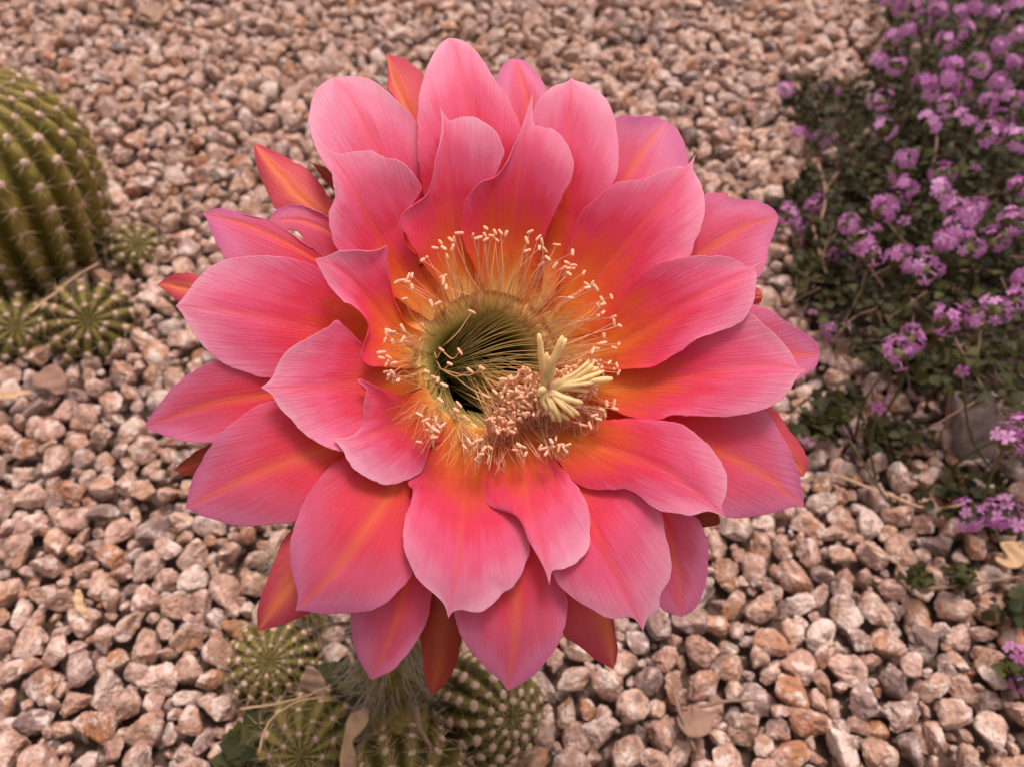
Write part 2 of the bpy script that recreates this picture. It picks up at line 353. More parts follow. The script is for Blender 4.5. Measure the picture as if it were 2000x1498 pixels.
keep = [(gxy(*c['b']), c['R']*0.9) for c in CACTI] + [(.5*(gxy(*c['b'])+on_z(*c['c'])[:2]), c['R']*0.8) for c in CACTI]

def rock_shape(V, seed, flat=0.8, planes=8):
    r = np.random.default_rng(seed); nn = r.normal(size=(planes, 3)); nn /= np.linalg.norm(nn, axis=1)[:, None]
    off = r.uniform(.45, .92, planes); d = V@nn.T
    rr = np.where(d > 0.05, off/np.maximum(d, .05), 9.0)
    k = 85.0; sm = -np.log(np.exp(-k*np.minimum(rr, 3) + 20).sum(1) + math.exp(-k*1.15 + 20))/k + 20/k
    wob = np.array([mnoise.noise(Vector(v*2.3 + seed*3.1)) for v in V])*0.14 + np.array([mnoise.noise(Vector(v*6.0 + seed*1.7)) for v in V])*0.10
    P = V*(sm + wob)[:, None]
    P *= np.array([1.0, r.uniform(.7, .95), r.uniform(.58, .85)])
    P -= (P.max(0)+P.min(0))/2
    return P/np.abs(P[:, :2]).max()
NV = 20
IC3, IC2, IC1 = ico(3), ico(2), ico(1)
rocks3 = [rock_shape(IC3[0], s) for s in range(NV)]
rocks2 = [rock_shape(IC2[0], s) for s in range(NV)]
rocks1 = [rock_shape(IC1[0], s) for s in range(NV)]
RS = .0052
mesh3 = [mesh('stone', P*RS, IC3[1], M['stone']) for P in rocks3]
for m_ in mesh3: m_.set_sharp_from_angle(angle=R_(24))
def rand_quat(tilt=0.9):
    ax = rng.normal(size=3); ax[2] *= 0.3
    return Quaternion((0, 0, 1), rng.uniform(0, 6.28)) @ Quaternion(Vector(ax).normalized(), rng.normal(0, .8))
def pack(xmin, xmax, ymin, ymax, rfun, tries, f):
    cell = .0205; grid = {}; out = []
    rs = np.sort(rfun(tries))[::-1]; xs = rng.uniform(xmin, xmax, tries); ys = rng.uniform(ymin, ymax, tries)
    for r, x, y in zip(rs, xs, ys):
        i, j = int(x//cell), int(y//cell); ok = True
        for a in (i-1, i, i+1):
            for b in (j-1, j, j+1):
                for (X, Y, Q) in grid.get((a, b), ()):
                    if (X-x)**2+(Y-y)**2 < (f*(Q+r))**2: ok = False; break
                if not ok: break
            if not ok: break
        if ok:
            grid.setdefault((i, j), []).append((x, y, r)); out.append((x, y, r))
    return np.array(out)
X0, X1, Y0, Y1 = -.62, .62, .0, .95
top = pack(X0, X1, Y0, Y1, lambda n: np.clip(rng.lognormal(math.log(.0039), .38, n), .0019, .0085), 210000, .78)
low = pack(X0, X1, Y0, Y1, lambda n: np.clip(rng.lognormal(math.log(.0046), .25, n), .003, .008), 50000, .84)
def filt(S):
    m = np.ones(len(S), bool)
    for (c, r) in keep: m &= ((S[:, 0]-c[0])**2 + (S[:, 1]-c[1])**2) > (r)**2
    P = np.c_[S[:, :2], np.full(len(S), .008)]; px, py, dz = proj(P)
    b = inside(BUSH, px, py); m &= ~(b & (rng.random(len(S)) < .86))
    return S[m], px[m], py[m], dz[m]
top, tpx, tpy, tdz = filt(top); low, lpx, lpy, ldz = filt(low)
# hidden outline of the bloom, used only to choose which stones are modelled singly
FL_OUT = [(870, 70), (1060, 120), (1340, 230), (1520, 410), (1600, 690), (1575, 930), (1385, 1110), (1205, 1300), (990, 1350), (840, 1355), (720, 1325), (505, 1235), (365, 990), (285, 830), (340, 590), (400, 410), (500, 280), (605, 200), (650, 150)]
size = top[:, 2]/tdz; vis = (tpx > 10) & (tpx < 1990) & (tpy > 10) & (tpy < 1490) & ~inside(FL_OUT, tpx, tpy)
ordr = np.argsort(-np.where(vis, size, 0)); single = set(ordr[:300].tolist())
mass = MB(); hid = inside(FL_OUT, tpx, tpy)
for i, (x, y, r) in enumerate(top):
    z = .5*r + rng.uniform(.002, .0085); v = int(rng.integers(NV)); q = rand_quat()
    if i in single:
        inst('stone', mesh3[v], (x, y, z), ground, q, r*1.12/RS)
    else:
        infr = (-60 < tpx[i] < 2060) and (-60 < tpy[i] < 1560)
        P, F = (rocks2[v], IC2[1]) if infr and tdz[i] < .60 and not hid[i] else (rocks1[v], IC1[1])
        mass.add(P@np.array(q.to_matrix()).T*r*1.12 + (x, y, z), F, None, rng.random())
for i, (x, y, r) in enumerate(low):
    v = int(rng.integers(NV)); q = rand_quat()
    mass.add(rocks1[v]@np.array(q.to_matrix()).T*r*1.1 + (x, y, -.003), IC1[1], None, rng.random())
g = mass.obj('gravel', M['stone_mass'], ground, origin=(0, 0, 0)); g.data.set_sharp_from_angle(angle=R_(34)); tag(g, 'pinkish tan crushed granite gravel covering the bed', None, None, 'stuff')

# ------------------------------------------------------------------ cacti
def areole_mesh():
    V, F = IC2; P = V.copy(); nz = np.array([mnoise.noise(Vector(v*4)) for v in V])
    P = P*(1+.25*nz)[:, None]*np.array([1, 1.25, .7]); return mesh('areole', P, F, M['areole'])
def spine_mesh(nsp, ln, seed, name='spines'):
    r = np.random.default_rng(seed); b = MB()
    for k in range(nsp):
        a = 2*math.pi*k/nsp + r.normal(0, .15); el = r.uniform(.15, .75) if k % 4 else r.uniform(.9, 1.4)
        d = np.array([math.cos(a)*math.cos(el), math.sin(a)*math.cos(el), math.sin(el)]); l = ln*r.uniform(.7, 1.2)
        P = np.array([d*l*t + np.array([0, 0, -.0006*t*t]) for t in (0, .5, 1)])
        b.add(*tube(P, np.array([.00022, .00017, .00004])*(ln/.010), 3))
    return b.mesh(name, M['spine'])
AR = areole_mesh()
SPL = [spine_mesh(11, .0105, s) for s in range(4)]; SPS = [spine_mesh(12, .0065, 10+s) for s in range(4)]
def cactus(c):
    bx, by = gxy(*c['b']); Rr, nrib, dep = c['R'], c['n'], c['d']
    ax = on_z(*c['c']) - np.array([bx, by, -.004]); H = float(np.linalg.norm(ax)); ax /= H
    q = Vector((0, 0, 1)).rotation_difference(Vector(ax)); Rm = np.array(q.to_matrix()); base = np.array([bx, by, -.004])
    root = empty(c['name'], (bx, by, 0), c['label'], 'cactus', 'small globe cacti in the gravel' if c['young'] else None)
    S = 44; nphi = nrib*10
    def prof(s):       # s 0..1 along the meridian: barrel side, then dome, then a shallow dimple
        dome = min(Rr*0.95, H*.62)
        zs = H - dome
        if s < .45:
            u = s/.45; return Rr*(0.80+.20*math.sin(u*math.pi/2)), zs*u
        u = (s-.45)/.55; a = u*math.pi/2
        rr = Rr*math.cos(a)**0.85 if u < 1 else 0; return max(rr, 0), zs + dome*math.sin(a) - .06*Rr*math.exp(-(rr/(.22*Rr))**2)
    na = c['rows']
    ss = np.linspace(0, 1, S); V = []; A = []
    for s in ss:
        rr, z = prof(s)
        for k in range(nphi):
            ph = 2*math.pi*k/nphi; cr = abs(math.cos(nrib*ph/2)); f = 1 - dep*(1-cr**.8)
            lump = 1 + .035*cr**4*math.cos(2*math.pi*(s*na*1.15)); r2 = rr*f*lump
            V.append((r2*math.cos(ph), r2*math.sin(ph), z - (1-cr)*dep*.35*Rr*max(0, (s-.5))*1.2)); A.append(cr**3)
    F = [(i*nphi+k, i*nphi+(k+1) % nphi, (i+1)*nphi+(k+1) % nphi, (i+1)*nphi+k) for i in range(S-1) for k in range(nphi)]
    V = np.array(V)@Rm.T + base
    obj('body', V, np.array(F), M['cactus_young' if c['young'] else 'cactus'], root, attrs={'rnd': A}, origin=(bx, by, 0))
    for k in range(nrib):
        ph = 2*math.pi*k/nrib
        for j in range(na):
            s = (j + .5 + (.5 if k % 2 else 0))/na
            if s > .97: continue
            s = .06 + .92*s
            rr, z = prof(s); r2, z2 = prof(min(s+.02, 1)); r1, z1 = prof(s-.02)
            t = np.array([(r2-r1), (z2-z1)]); nr = np.array([t[1], -t[0]]); nr /= np.linalg.norm(nr)+1e-9
            p = np.array([rr*math.cos(ph), rr*math.sin(ph), z]); nn = np.array([nr[0]*math.cos(ph), nr[0]*math.sin(ph), nr[1]])
            P = Rm@p + base; nw = Rm@nn
            if P[2] < .003: continue
            if (nw@(CAM-P)) < -.15*np.linalg.norm(CAM-P): continue      # the far side is never seen
            px, py, dz = proj(P)
            if not (-40 < px < 2040 and -40 < py < 1560): continue
            sc_ = c['asz']*(1.0 if s < .8 else .8)*rng.uniform(.85, 1.15)
            qq = basis_quat(nw) @ Quaternion((0, 0, 1), rng.uniform(0, 6.28))
            o = inst('areole', AR, P, root, qq, sc_)
            sp = (SPS if c['young'] else SPL)[int(rng.integers(4))]
            s2 = bpy.data.objects.new('spines', sp); col.objects.link(s2); s2.parent = o; s2.scale = (c['ssz']/sc_*1.0,)*3 if not c['young'] else (c['ssz']*1.6/sc_,)*3
            WL[s2.name] = P
    tip = Rm@np.array([0, 0, prof(1.0)[1]]) + base
    if -20 < proj(tip)[0] < 2020 and -20 < proj(tip)[1] < 1520:
        o = inst('crown_tuft', spine_mesh(16, .004, 50, 'crown_tuft'), tip, root, basis_quat(ax), 1.3)
    return root
for c in CACTI: cactus(c)

# ------------------------------------------------------------------ the bloom
flower = empty('cactus_flower', on_z(815, 1440, 0.02), 'huge pink and orange cactus bloom with yellow stigma and peach anthers', 'flower')
TC = np.array([955.0, 705.0])
RP = np.array([18, 22, 34, 46, 60, 75, 92, 110.]); HP = np.array([-4.6, -3.9, -.5, 4.5, 8.0, 7.5, 3.0, -4.0])
RG = np.linspace(10, 120, 1101); HG = np.interp(RG, RP, HP); _k = np.exp(-.5*(np.arange(-90, 91)/32.0)**2); _k /= _k.sum()
HG = np.convolve(np.pad(HG, 90, mode='edge'), _k, 'valid')        # one smooth bowl
def petal(name, mat, Lp, Rp, mid=None, k=0, cup=2.0, curl=0.0, cupL=None, cupR=None, NT=60, NU=27, seed=None, rough=1.2, hole=None):
    n = NT
    if k <= 2:
        def to_rim(P): b = np.array(P[0], float) - TC; return [tuple(TC + b*(132/np.linalg.norm(b)))] + list(P)
        Lp, Rp = to_rim(Lp), to_rim(Rp); mid = to_rim(mid) if mid is not None else None
    Lc, Rc = catmull(Lp, n), catmull(Rp, n); Mc = catmull(mid, n) if mid is not None else (Lc+Rc)/2
    Mc = Mc.copy(); Mc[-1] = Lc[-1]
    # the drawn midrib must stay between the margins
    tip = Lc[-1]; us = np.r_[-1, np.linspace(-.985, .985, NU-2), 1]; seed = seed or int(abs(tip[0]*7+tip[1]*3))
    r = np.random.default_rng(seed); ph1, ph2 = r.uniform(0, 6.28, 2)
    cl = cup if cupL is None else cupL; cr = cup if cupR is None else cupR
    rt = np.linalg.norm(tip-TC); t = np.linspace(0, 1, n)
    wid = np.linalg.norm(Rc-Lc, axis=1); wid = np.minimum(1, wid/(.75*wid.max()))**1.6
    V = np.zeros((n, NU, 3)); UV = np.zeros((n, NU, 2)); PX = np.zeros((n, NU, 2))
    for i in range(n):
        half = (Rc[i]-Lc[i])/2; cen = (Rc[i]+Lc[i])/2 - Mc[i]
        dirn = half/(np.linalg.norm(half)+1e-6); env = min(1, 6*(1-t[i]))
        wl = rough*env*(mnoise.noise(Vector((t[i]*22, seed*.37, 1.1))) + .6*mnoise.noise(Vector((t[i]*60, seed*.37, 4.1))))
        wr = rough*env*(mnoise.noise(Vector((t[i]*22, seed*.37, 7.7))) + .6*mnoise.noise(Vector((t[i]*60, seed*.37, 9.4))))
        p = Mc[i] + us[:, None]*half + (us**2)[:, None]*cen
        p += dirn*np.where(us > 0, wr*us**6*2.2, -wl*us**6*2.2)[:, None]
        rp = np.linalg.norm(p-TC, axis=1); v = np.clip((rp-134)/(rt-134), 0, 1)
        a = np.abs(us); cc = np.where(us < 0, cl, cr); envc = math.sin(math.pi*min(1, .15+.8*t[i]))
        h = np.interp(rp/PXMM, RG, HG) - k*np.interp(rp/PXMM, [18, 24, 45], [.12, .6, 2.5]) + .5*cc*(a**2.0)*envc*wid[i] + curl*t[i]**3
        h += wid[i]*(-.32*np.exp(-(us/.13)**2) + .5*a**2*np.sin(ph1+t[i]*8+us*1.5) + .5*np.sin(ph2+us*3.0)*t[i])
        h += wid[i]*.18*a**3*np.sin(ph1*3+t[i]*21)
        V[i] = on_flower(p[:, 0], p[:, 1], h); UV[i, :, 0] = (us+1)/2; UV[i, :, 1] = v; PX[i] = p
    dv = Mc[-1]-Mc[0]; vb = Mc[0]-.22*dv; q_ = PX - vb; fan = (np.arctan2(q_[..., 1], q_[..., 0]) - math.atan2(dv[1], dv[0]) + math.pi) % (2*math.pi) - math.pi
    F = []
    for i in range(n-1):
        for j in range(NU-1):
            if hole is not None:
                m = PX[i:i+2, j:j+2].reshape(4, 2).mean(0) - np.array(hole[:2]); ca, sa = math.cos(hole[4]), math.sin(hole[4])
                if ((m[0]*ca+m[1]*sa)/hole[2])**2 + ((-m[0]*sa+m[1]*ca)/hole[3])**2 < 1: continue
            F.append((i*NU+j, i*NU+j+1, (i+1)*NU+j+1, (i+1)*NU+j))
    o = obj(name, V.reshape(-1, 3), np.array(F), mat, flower, True, UV.reshape(-1, 2), {'fan': fan.ravel()})
    md = o.modifiers.new('thickness', 'SOLIDIFY'); md.thickness = .0003; md.offset = 0
    return o
PI_, PO, SE, SD = M['petal'], M['petal_out'], M['sepal'], M['sepal_dark']
PET = [
 # --- inner ring, clockwise from the top
 ('petal', PI_, [(860,560),(825,515),(798,470),(783,440),(785,420),(805,402),(832,383),(846,348),(853,308),(864,272),(866,245),(859,208)],
                [(930,560),(925,500),(935,430),(950,380),(972,335),(985,302),(981,282),(968,258),(948,240),(925,229),(895,230),(876,236),(859,208)],
                [(893,560),(888,470),(880,400),(872,320),(868,270),(859,208)], dict(k=1, cup=2.5, cupL=4.5)),
 ('petal', PI_, [(945,560),(915,500),(901,455),(900,430),(907,400),(920,375),(942,355),(966,347),(986,325),(1001,294),(1013,268),(1024,238),(1040,183)],
                [(1040,560),(1055,490),(1072,440),(1092,400),(1100,382),(1114,356),(1120,328),(1116,300),(1101,272),(1082,255),(1060,248),(1042,244),(1040,183)],
                [(985,560),(995,470),(1008,380),(1020,300),(1030,240),(1040,183)], dict(k=0, cup=2.0, cupL=4)),
 ('petal', PI_, [(1090,590),(1098,530),(1108,490),(1117,460),(1128,428),(1152,398),(1186,369),(1212,355),(1247,352),(1272,345),(1300,332),(1328,325),(1344,325),(1358,305)],
                [(1180,640),(1215,585),(1262,545),(1310,515),(1348,500),(1356,478),(1370,445),(1375,420),(1377,388),(1368,360),(1356,337),(1352,328),(1358,305)],
                [(1125,615),(1170,540),(1225,475),(1285,405),(1325,355),(1358,305)], dict(k=1, cup=2.5)),
 ('petal', PI_, [(1165,650),(1190,625),(1208,592),(1228,558),(1260,530),(1298,511),(1340,502),(1390,501),(1428,505),(1448,514),(1462,522),(1492,511)],
                [(1160,725),(1215,722),(1278,716),(1322,690),(1372,658),(1430,640),(1456,620),(1471,590),(1476,560),(1476,535),(1474,523),(1492,511)],
                [(1160,690),(1230,662),(1330,600),(1420,550),(1462,528),(1492,511)], dict(k=0, cup=2.5)),
 ('petal', PI_, [(1160,735),(1230,712),(1300,690),(1370,650),(1420,630),(1462,613),(1490,634),(1520,660),(1546,692),(1556,714),(1573,723)],
                [(1150,780),(1195,796),(1212,808),(1252,820),(1290,820),(1312,812),(1345,812),(1400,815),(1440,812),(1480,803),(1512,789),(1541,764),(1556,736),(1573,723)],
                [(1155,758),(1250,755),(1350,735),(1450,716),(1530,716),(1573,723)], dict(k=1, cup=2.0)),
 ('petal', PI_, [(1090,835),(1130,838),(1175,823),(1220,818),(1262,820),(1302,822),(1336,830),(1362,850),(1386,871),(1406,900),(1419,928),(1418,962),(1408,990),(1418,1011)],
                [(1060,880),(1090,900),(1110,930),(1132,948),(1162,957),(1200,956),(1226,956),(1251,970),(1286,996),(1322,1003),(1352,1006),(1384,998),(1418,1011)],
                [(1080,860),(1150,868),(1220,885),(1310,925),(1380,975),(1418,1011)], dict(k=0, cup=-1.5, cupR=-3)),
 ('petal', PI_, [(1080,880),(1110,960),(1140,1010),(1150,1055),(1125,1098),(1080,1114),(1091,1140),(1112,1162),(1142,1182),(1172,1200),(1203,1208),(1238,1206),(1256,1231)],
                [(1110,890),(1150,945),(1210,950),(1260,975),(1291,1000),(1301,1050),(1311,1090),(1307,1130),(1290,1160),(1287,1188),(1264,1206),(1256,1231)],
                [(1095,885),(1140,985),(1185,1085),(1228,1170),(1256,1231)], dict(k=1.2, cup=-2, curl=-2)),
 ('petal', PI_, [(985,850),(965,900),(946,930),(941,955),(950,980),(966,992),(990,1000),(1011,1005),(1026,1021),(1034,1050),(1050,1080),(1065,1108),(1073,1140)],
                [(1060,850),(1085,900),(1112,930),(1131,955),(1146,981),(1152,1010),(1152,1050),(1148,1074),(1136,1090),(1125,1100),(1100,1110),(1079,1114),(1073,1140)],
                [(1010,850),(1022,930),(1040,1020),(1062,1090),(1073,1140)], dict(k=0, cup=-2, cupL=-3, curl=-2)),
 ('petal', PI_, [(860,855),(832,890),(808,925),(797,946),(807,956),(800,985),(790,1020),(787,1055),(795,1086),(806,1115),(826,1141),(850,1161),(868,1180),(876,1206)],
                [(975,865),(965,910),(968,960),(985,985),(1003,1003),(1026,1030),(1035,1060),(1030,1092),(1015,1125),(1000,1148),(985,1156),(965,1176),(946,1192),(925,1195),(902,1190),(884,1194),(876,1206)],
                [(905,860),(905,960),(898,1070),(886,1150),(876,1206)], dict(k=1, cup=-3, curl=-3)),
 ('petal', PI_, [(800,770),(757,765),(728,752),(706,742),(697,744),(716,760),(711,790),(709,821),(700,846),(684,856),(652,858)],
                [(870,860),(845,868),(834,890),(822,922),(793,938),(755,946),(726,937),(694,918),(678,898),(670,880),(652,858)],
                [(835,815),(780,830),(735,845),(700,858),(652,858)], dict(k=1, cup=2, cupL=5, cupR=-2)),
 ('petal', PI_, [(790,700),(735,695),(706,672),(684,648),(657,626),(640,640),(611,655),(581,671),(556,691),(541,715),(529,741),(510,757)],
                [(800,770),(750,830),(700,872),(672,882),(650,878),(621,866),(591,845),(570,821),(546,796),(531,771),(510,757)],
                [(790,735),(720,742),(660,752),(590,757),(510,757)], dict(k=2, cup=2.5, cupL=4)),
 ('petal', PI_, [(800,720),(745,718),(713,711),(704,695),(714,664),(722,640),(712,618),(690,600),(665,585),(641,556),(626,527),(615,506)],
                [(830,650),(792,630),(768,575),(757,520),(756,481),(741,488),(720,490),(695,489),(665,490),(642,500),(615,506)],
                [(812,690),(765,640),(722,590),(685,545),(650,520),(615,506)], dict(k=1, cup=2, cupL=6, cupR=4)),
 ('petal', PI_, [(755,570),(700,520),(660,490),(645,450),(643,416),(655,386),(650,350),(646,320),(636,291)],
                [(840,560),(810,500),(790,470),(786,430),(805,400),(822,375),(820,355),(800,331),(776,313),(755,310),(725,296),(690,297),(661,302),(636,291)],
                [(800,580),(752,500),(722,430),(682,352),(636,291)], dict(k=2, cup=2.0)),
 # --- second ring
 ('petal', PI_, [(905,480),(850,430),(825,370),(817,320),(815,242),(818,190),(828,150),(845,110),(861,86),(877,75)],
                [(1010,480),(1030,400),(1030,320),(1018,250),(1005,220),(990,190),(966,155),(941,115),(921,90),(900,79),(877,75)],
                [(950,480),(930,330),(918,230),(897,120),(877,75)], dict(k=3, cup=2.5, curl=-2)),
 ('petal', PI_, [(760,520),(700,420),(650,345),(616,290),(604,246),(606,210),(616,180),(634,162),(652,153)],
                [(880,520),(860,440),(830,370),(818,320),(813,245),(790,210),(756,180),(721,156),(690,150),(668,151),(652,153)],
                [(830,500),(770,370),(722,260),(690,200),(652,153)], dict(k=4, cup=2.0, curl=-2)),
 ('petal', PI_, [(1060,560),(1050,440),(1045,340),(1030,260),(1038,225),(1050,200),(1066,180),(1086,167),(1106,162),(1115,153)],
                [(1085,570),(1110,480),(1140,432),(1168,398),(1196,362),(1206,340),(1208,290),(1201,240),(1190,205),(1170,181),(1142,163),(1126,160),(1115,153)],
                [(1072,560),(1092,400),(1108,280),(1113,210),(1115,153)], dict(k=2, cup=2.0)),
 ('petal', PO, [(1120,500),(1150,400),(1180,300),(1203,232),(1240,228),(1275,228),(1300,238)],
               [(1180,520),(1250,420),(1310,355),(1342,326),(1343,308),(1335,276),(1321,252),(1300,238)],
               [(1150,510),(1200,390),(1258,292),(1300,238)], dict(k=4, cup=2, curl=-3, )),
 ('petal', PO, [(1010,420),(975,260),(966,190),(972,152),(981,130),(995,117),(1007,116)],
               [(1110,420),(1100,280),(1072,190),(1066,170),(1050,145),(1031,126),(1020,118),(1007,116)],
               [(1055,400),(1032,210),(1007,116)], dict(k=5, cup=2, curl=-3)),
 ('petal', PO, [(1230,520),(1300,440),(1362,396),(1382,378),(1411,381),(1441,390),(1471,392),(1496,400),(1513,412),(1519,424)],
               [(1250,600),(1340,560),(1420,550),(1478,546),(1488,530),(1496,514),(1500,490),(1508,465),(1517,440),(1519,424)],
               [(1240,560),(1360,500),(1450,445),(1519,424)], dict(k=3, cup=2, curl=-2)),
 ('petal', PO, [(1250,700),(1380,620),(1440,594),(1470,595),(1500,605),(1531,625),(1560,645),(1580,655),(1597,674),(1601,694)],
               [(1260,780),(1400,775),(1500,762),(1551,745),(1576,730),(1591,719),(1597,708),(1601,694)],
               [(1255,740),(1400,700),(1500,690),(1601,694)], dict(k=4, cup=1, curl=-4)),
 ('petal', PO, [(1190,790),(1280,785),(1380,780),(1480,798),(1500,808),(1521,840),(1541,876),(1556,915),(1565,950),(1571,992)],
               [(1180,850),(1280,920),(1360,980),(1405,1004),(1432,1010),(1460,1010),(1500,1003),(1535,993),(1556,988),(1571,992)],
               [(1185,820),(1320,845),(1420,890),(1500,932),(1571,992)], dict(k=3, cup=-1.5, curl=-3)),
 ('petal', PO, [(1190,920),(1240,1040),(1275,1140),(1290,1186),(1310,1197),(1331,1204)],
               [(1220,900),(1300,980),(1345,1003),(1366,1016),(1380,1050),(1384,1082),(1380,1130),(1370,1165),(1355,1190),(1331,1204)],
               [(1205,910),(1290,1010),(1325,1120),(1331,1204)], dict(k=4, cup=-2, curl=-4)),
 ('petal', PO, [(930,920),(915,1050),(890,1150),(888,1200),(900,1240),(921,1270),(946,1300),(975,1326),(991,1348)],
               [(1030,920),(1070,1050),(1100,1140),(1107,1172),(1107,1200),(1098,1240),(1075,1281),(1045,1315),(1015,1337),(991,1348)],
               [(980,920),(1005,1090),(1006,1230),(991,1348)], dict(k=3, cup=-2, curl=-5)),
 ('petal', PO, [(800,900),(740,1050),(692,1150),(686,1195),(685,1225),(692,1260),(706,1296),(726,1327)],
               [(860,900),(860,1050),(845,1140),(842,1170),(838,1200),(825,1235),(800,1270),(771,1305),(742,1320),(726,1327)],
               [(830,900),(810,1080),(770,1220),(726,1327)], dict(k=5, cup=-2, curl=-5)),
 ('petal', PO, [(800,830),(730,855),(670,892),(631,925),(601,965),(581,1010),(567,1060),(567,1095),(575,1130),(582,1165),(577,1191)],
               [(860,860),(815,930),(798,1000),(800,1060),(808,1115),(781,1150),(751,1180),(721,1193),(681,1197),(631,1198),(601,1193),(577,1191)],
               [(830,850),(770,950),(720,1025),(650,1120),(577,1191)], dict(k=3, cup=-1, curl=-2)),
 ('petal', PO, [(770,770),(640,775),(550,780),(510,790),(488,801),(460,820),(430,850),(405,880),(388,910),(375,940),(367,972),(363,993)],
               [(790,840),(720,930),(640,1000),(570,1020),(530,1023),(480,1027),(440,1020),(400,1009),(376,996),(363,993)],
               [(780,800),(660,868),(540,910),(440,952),(363,993)], dict(k=4, cup=-1, curl=-3)),
 ('petal', PO, [(740,700),(620,720),(530,735),(480,720),(430,706),(400,712),(370,730),(340,755),(311,790),(292,815),(284,833)],
               [(750,770),(640,800),(540,840),(470,858),(430,863),(400,865),(360,862),(331,854),(300,842),(284,833)],
               [(745,730),(640,755),(520,770),(400,792),(284,833)], dict(k=5, cup=1.5, curl=-4)),
 ('petal', PI_, [(800,640),(740,590),(680,550),(626,526),(590,510),(541,502),(490,500),(450,505),(415,520),(386,545),(360,580),(344,598)],
               [(790,710),(720,720),(620,730),(527,739),(500,733),(460,720),(430,706),(401,681),(385,660),(366,630),(355,611),(344,598)],
               [(795,680),(640,648),(520,622),(430,604),(344,598)], dict(k=4, cup=2, cupR=-1)),
 ('petal', PO, [(780,560),(690,520),(640,505),(601,481),(560,452),(520,431),(480,420),(451,412),(430,408),(412,411),(395,418)],
               [(770,610),(660,570),(560,540),(470,530),(441,509),(430,488),(415,458),(405,430),(395,418)],
               [(775,590),(650,525),(560,475),(480,440),(395,418)], dict(k=5.6, cup=-1, curl=-3)),
 ('petal', PO, [(760,520),(720,440),(680,430),(645,424),(632,418),(600,405),(566,400),(541,410),(525,430)],
               [(740,560),(660,530),(590,490),(550,460),(525,430)],
               [(750,540),(680,475),(600,435),(525,430)], dict(k=6.6, cup=1, curl=-2, NT=90, NU=49, hole=(576, 459, 17, 7, .45))),
 # --- sepals of the outermost ring
 ('sepal', SE, [(820,480),(750,420),(680,400),(648,392),(626,360),(600,331),(570,315),(540,298),(512,285),(498,281)],
               [(790,520),(700,480),(600,440),(540,410),(530,390),(515,360),(501,320),(497,298),(498,281)], None, dict(k=7.4, cup=-2, curl=-3)),
 ('sepal', SD, [(700,420),(640,360),(612,322),(602,318)], [(740,400),(680,350),(628,326),(602,318)], None, dict(k=8, cup=-1)),
 ('sepal', SE, [(860,420),(800,260),(770,190),(757,172),(760,140),(755,105)], [(910,400),(870,250),(835,160),(808,130),(790,115),(775,112),(755,105)],
               [(885,400),(790,200),(768,150),(755,105)], dict(k=7, cup=2, curl=-3)),
 ('sepal', SE, [(640,600),(500,560),(400,538),(356,534),(330,540),(307,557)], [(640,650),(480,630),(380,600),(348,589),(330,573),(307,557)], None, dict(k=7, cup=-2, curl=-3)),
 ('sepal', SD, [(620,840),(500,850),(405,870),(371,890),(340,917)], [(640,880),(520,905),(420,922),(382,926),(360,927),(340,917)], None, dict(k=7.5, cup=-2, curl=-3)),
 ('sepal', SE, [(740,920),(640,980),(570,1035),(550,1060),(535,1100),(515,1150),(503,1190),(504,1232)], [(780,960),(720,1080),(650,1160),(601,1198),(570,1212),(545,1221),(504,1232)],
               [(760,940),(640,1060),(560,1150),(504,1232)], dict(k=5.6, cup=-3, curl=-4)),
 ('sepal', SD, [(850,980),(840,1110),(825,1200),(822,1240),(825,1282),(831,1330),(844,1356)], [(910,980),(915,1110),(905,1200),(902,1240),(896,1270),(889,1300),(870,1335),(844,1356)], None, dict(k=7, cup=-2, curl=-5)),
 ('sepal', SE, [(1060,960),(1080,1080),(1098,1180),(1099,1236),(1131,1261),(1161,1286),(1198,1306)], [(1110,940),(1160,1060),(1190,1150),(1196,1212),(1199,1240),(1206,1265),(1204,1288),(1198,1306)],
               [(1085,950),(1140,1100),(1185,1220),(1198,1306)], dict(k=5.6, cup=-2, curl=-4)),
 ('sepal', SD, [(1230,900),(1310,960),(1362,996),(1390,1000),(1404,1003)], [(1220,940),(1300,1000),(1350,1024),(1372,1029),(1404,1024),(1404,1003)], None, dict(k=6.4, cup=-1, curl=-2)),
 ('sepal', SE, [(1290,760),(1420,760),(1500,794),(1521,810),(1541,840),(1560,864),(1574,888),(1578,905),(1569,931)], [(1290,810),(1400,860),(1500,910),(1545,925),(1569,931)], None, dict(k=5, cup=-1, curl=-2)),
 ('sepal', SE, [(1290,600),(1400,570),(1472,562),(1484,567),(1489,578)], [(1290,640),(1400,610),(1470,598),(1484,592),(1489,578)], None, dict(k=6, cup=-2)),
 ('sepal', SE, [(1280,460),(1360,400),(1395,379),(1420,379)], [(1300,490),(1390,440),(1425,400),(1420,379)], None, dict(k=5.5, cup=-1)),
]
for (nm, mt, Lp, Rp, md, kw) in PET: petal(nm, mt, Lp, Rp, md, **kw)

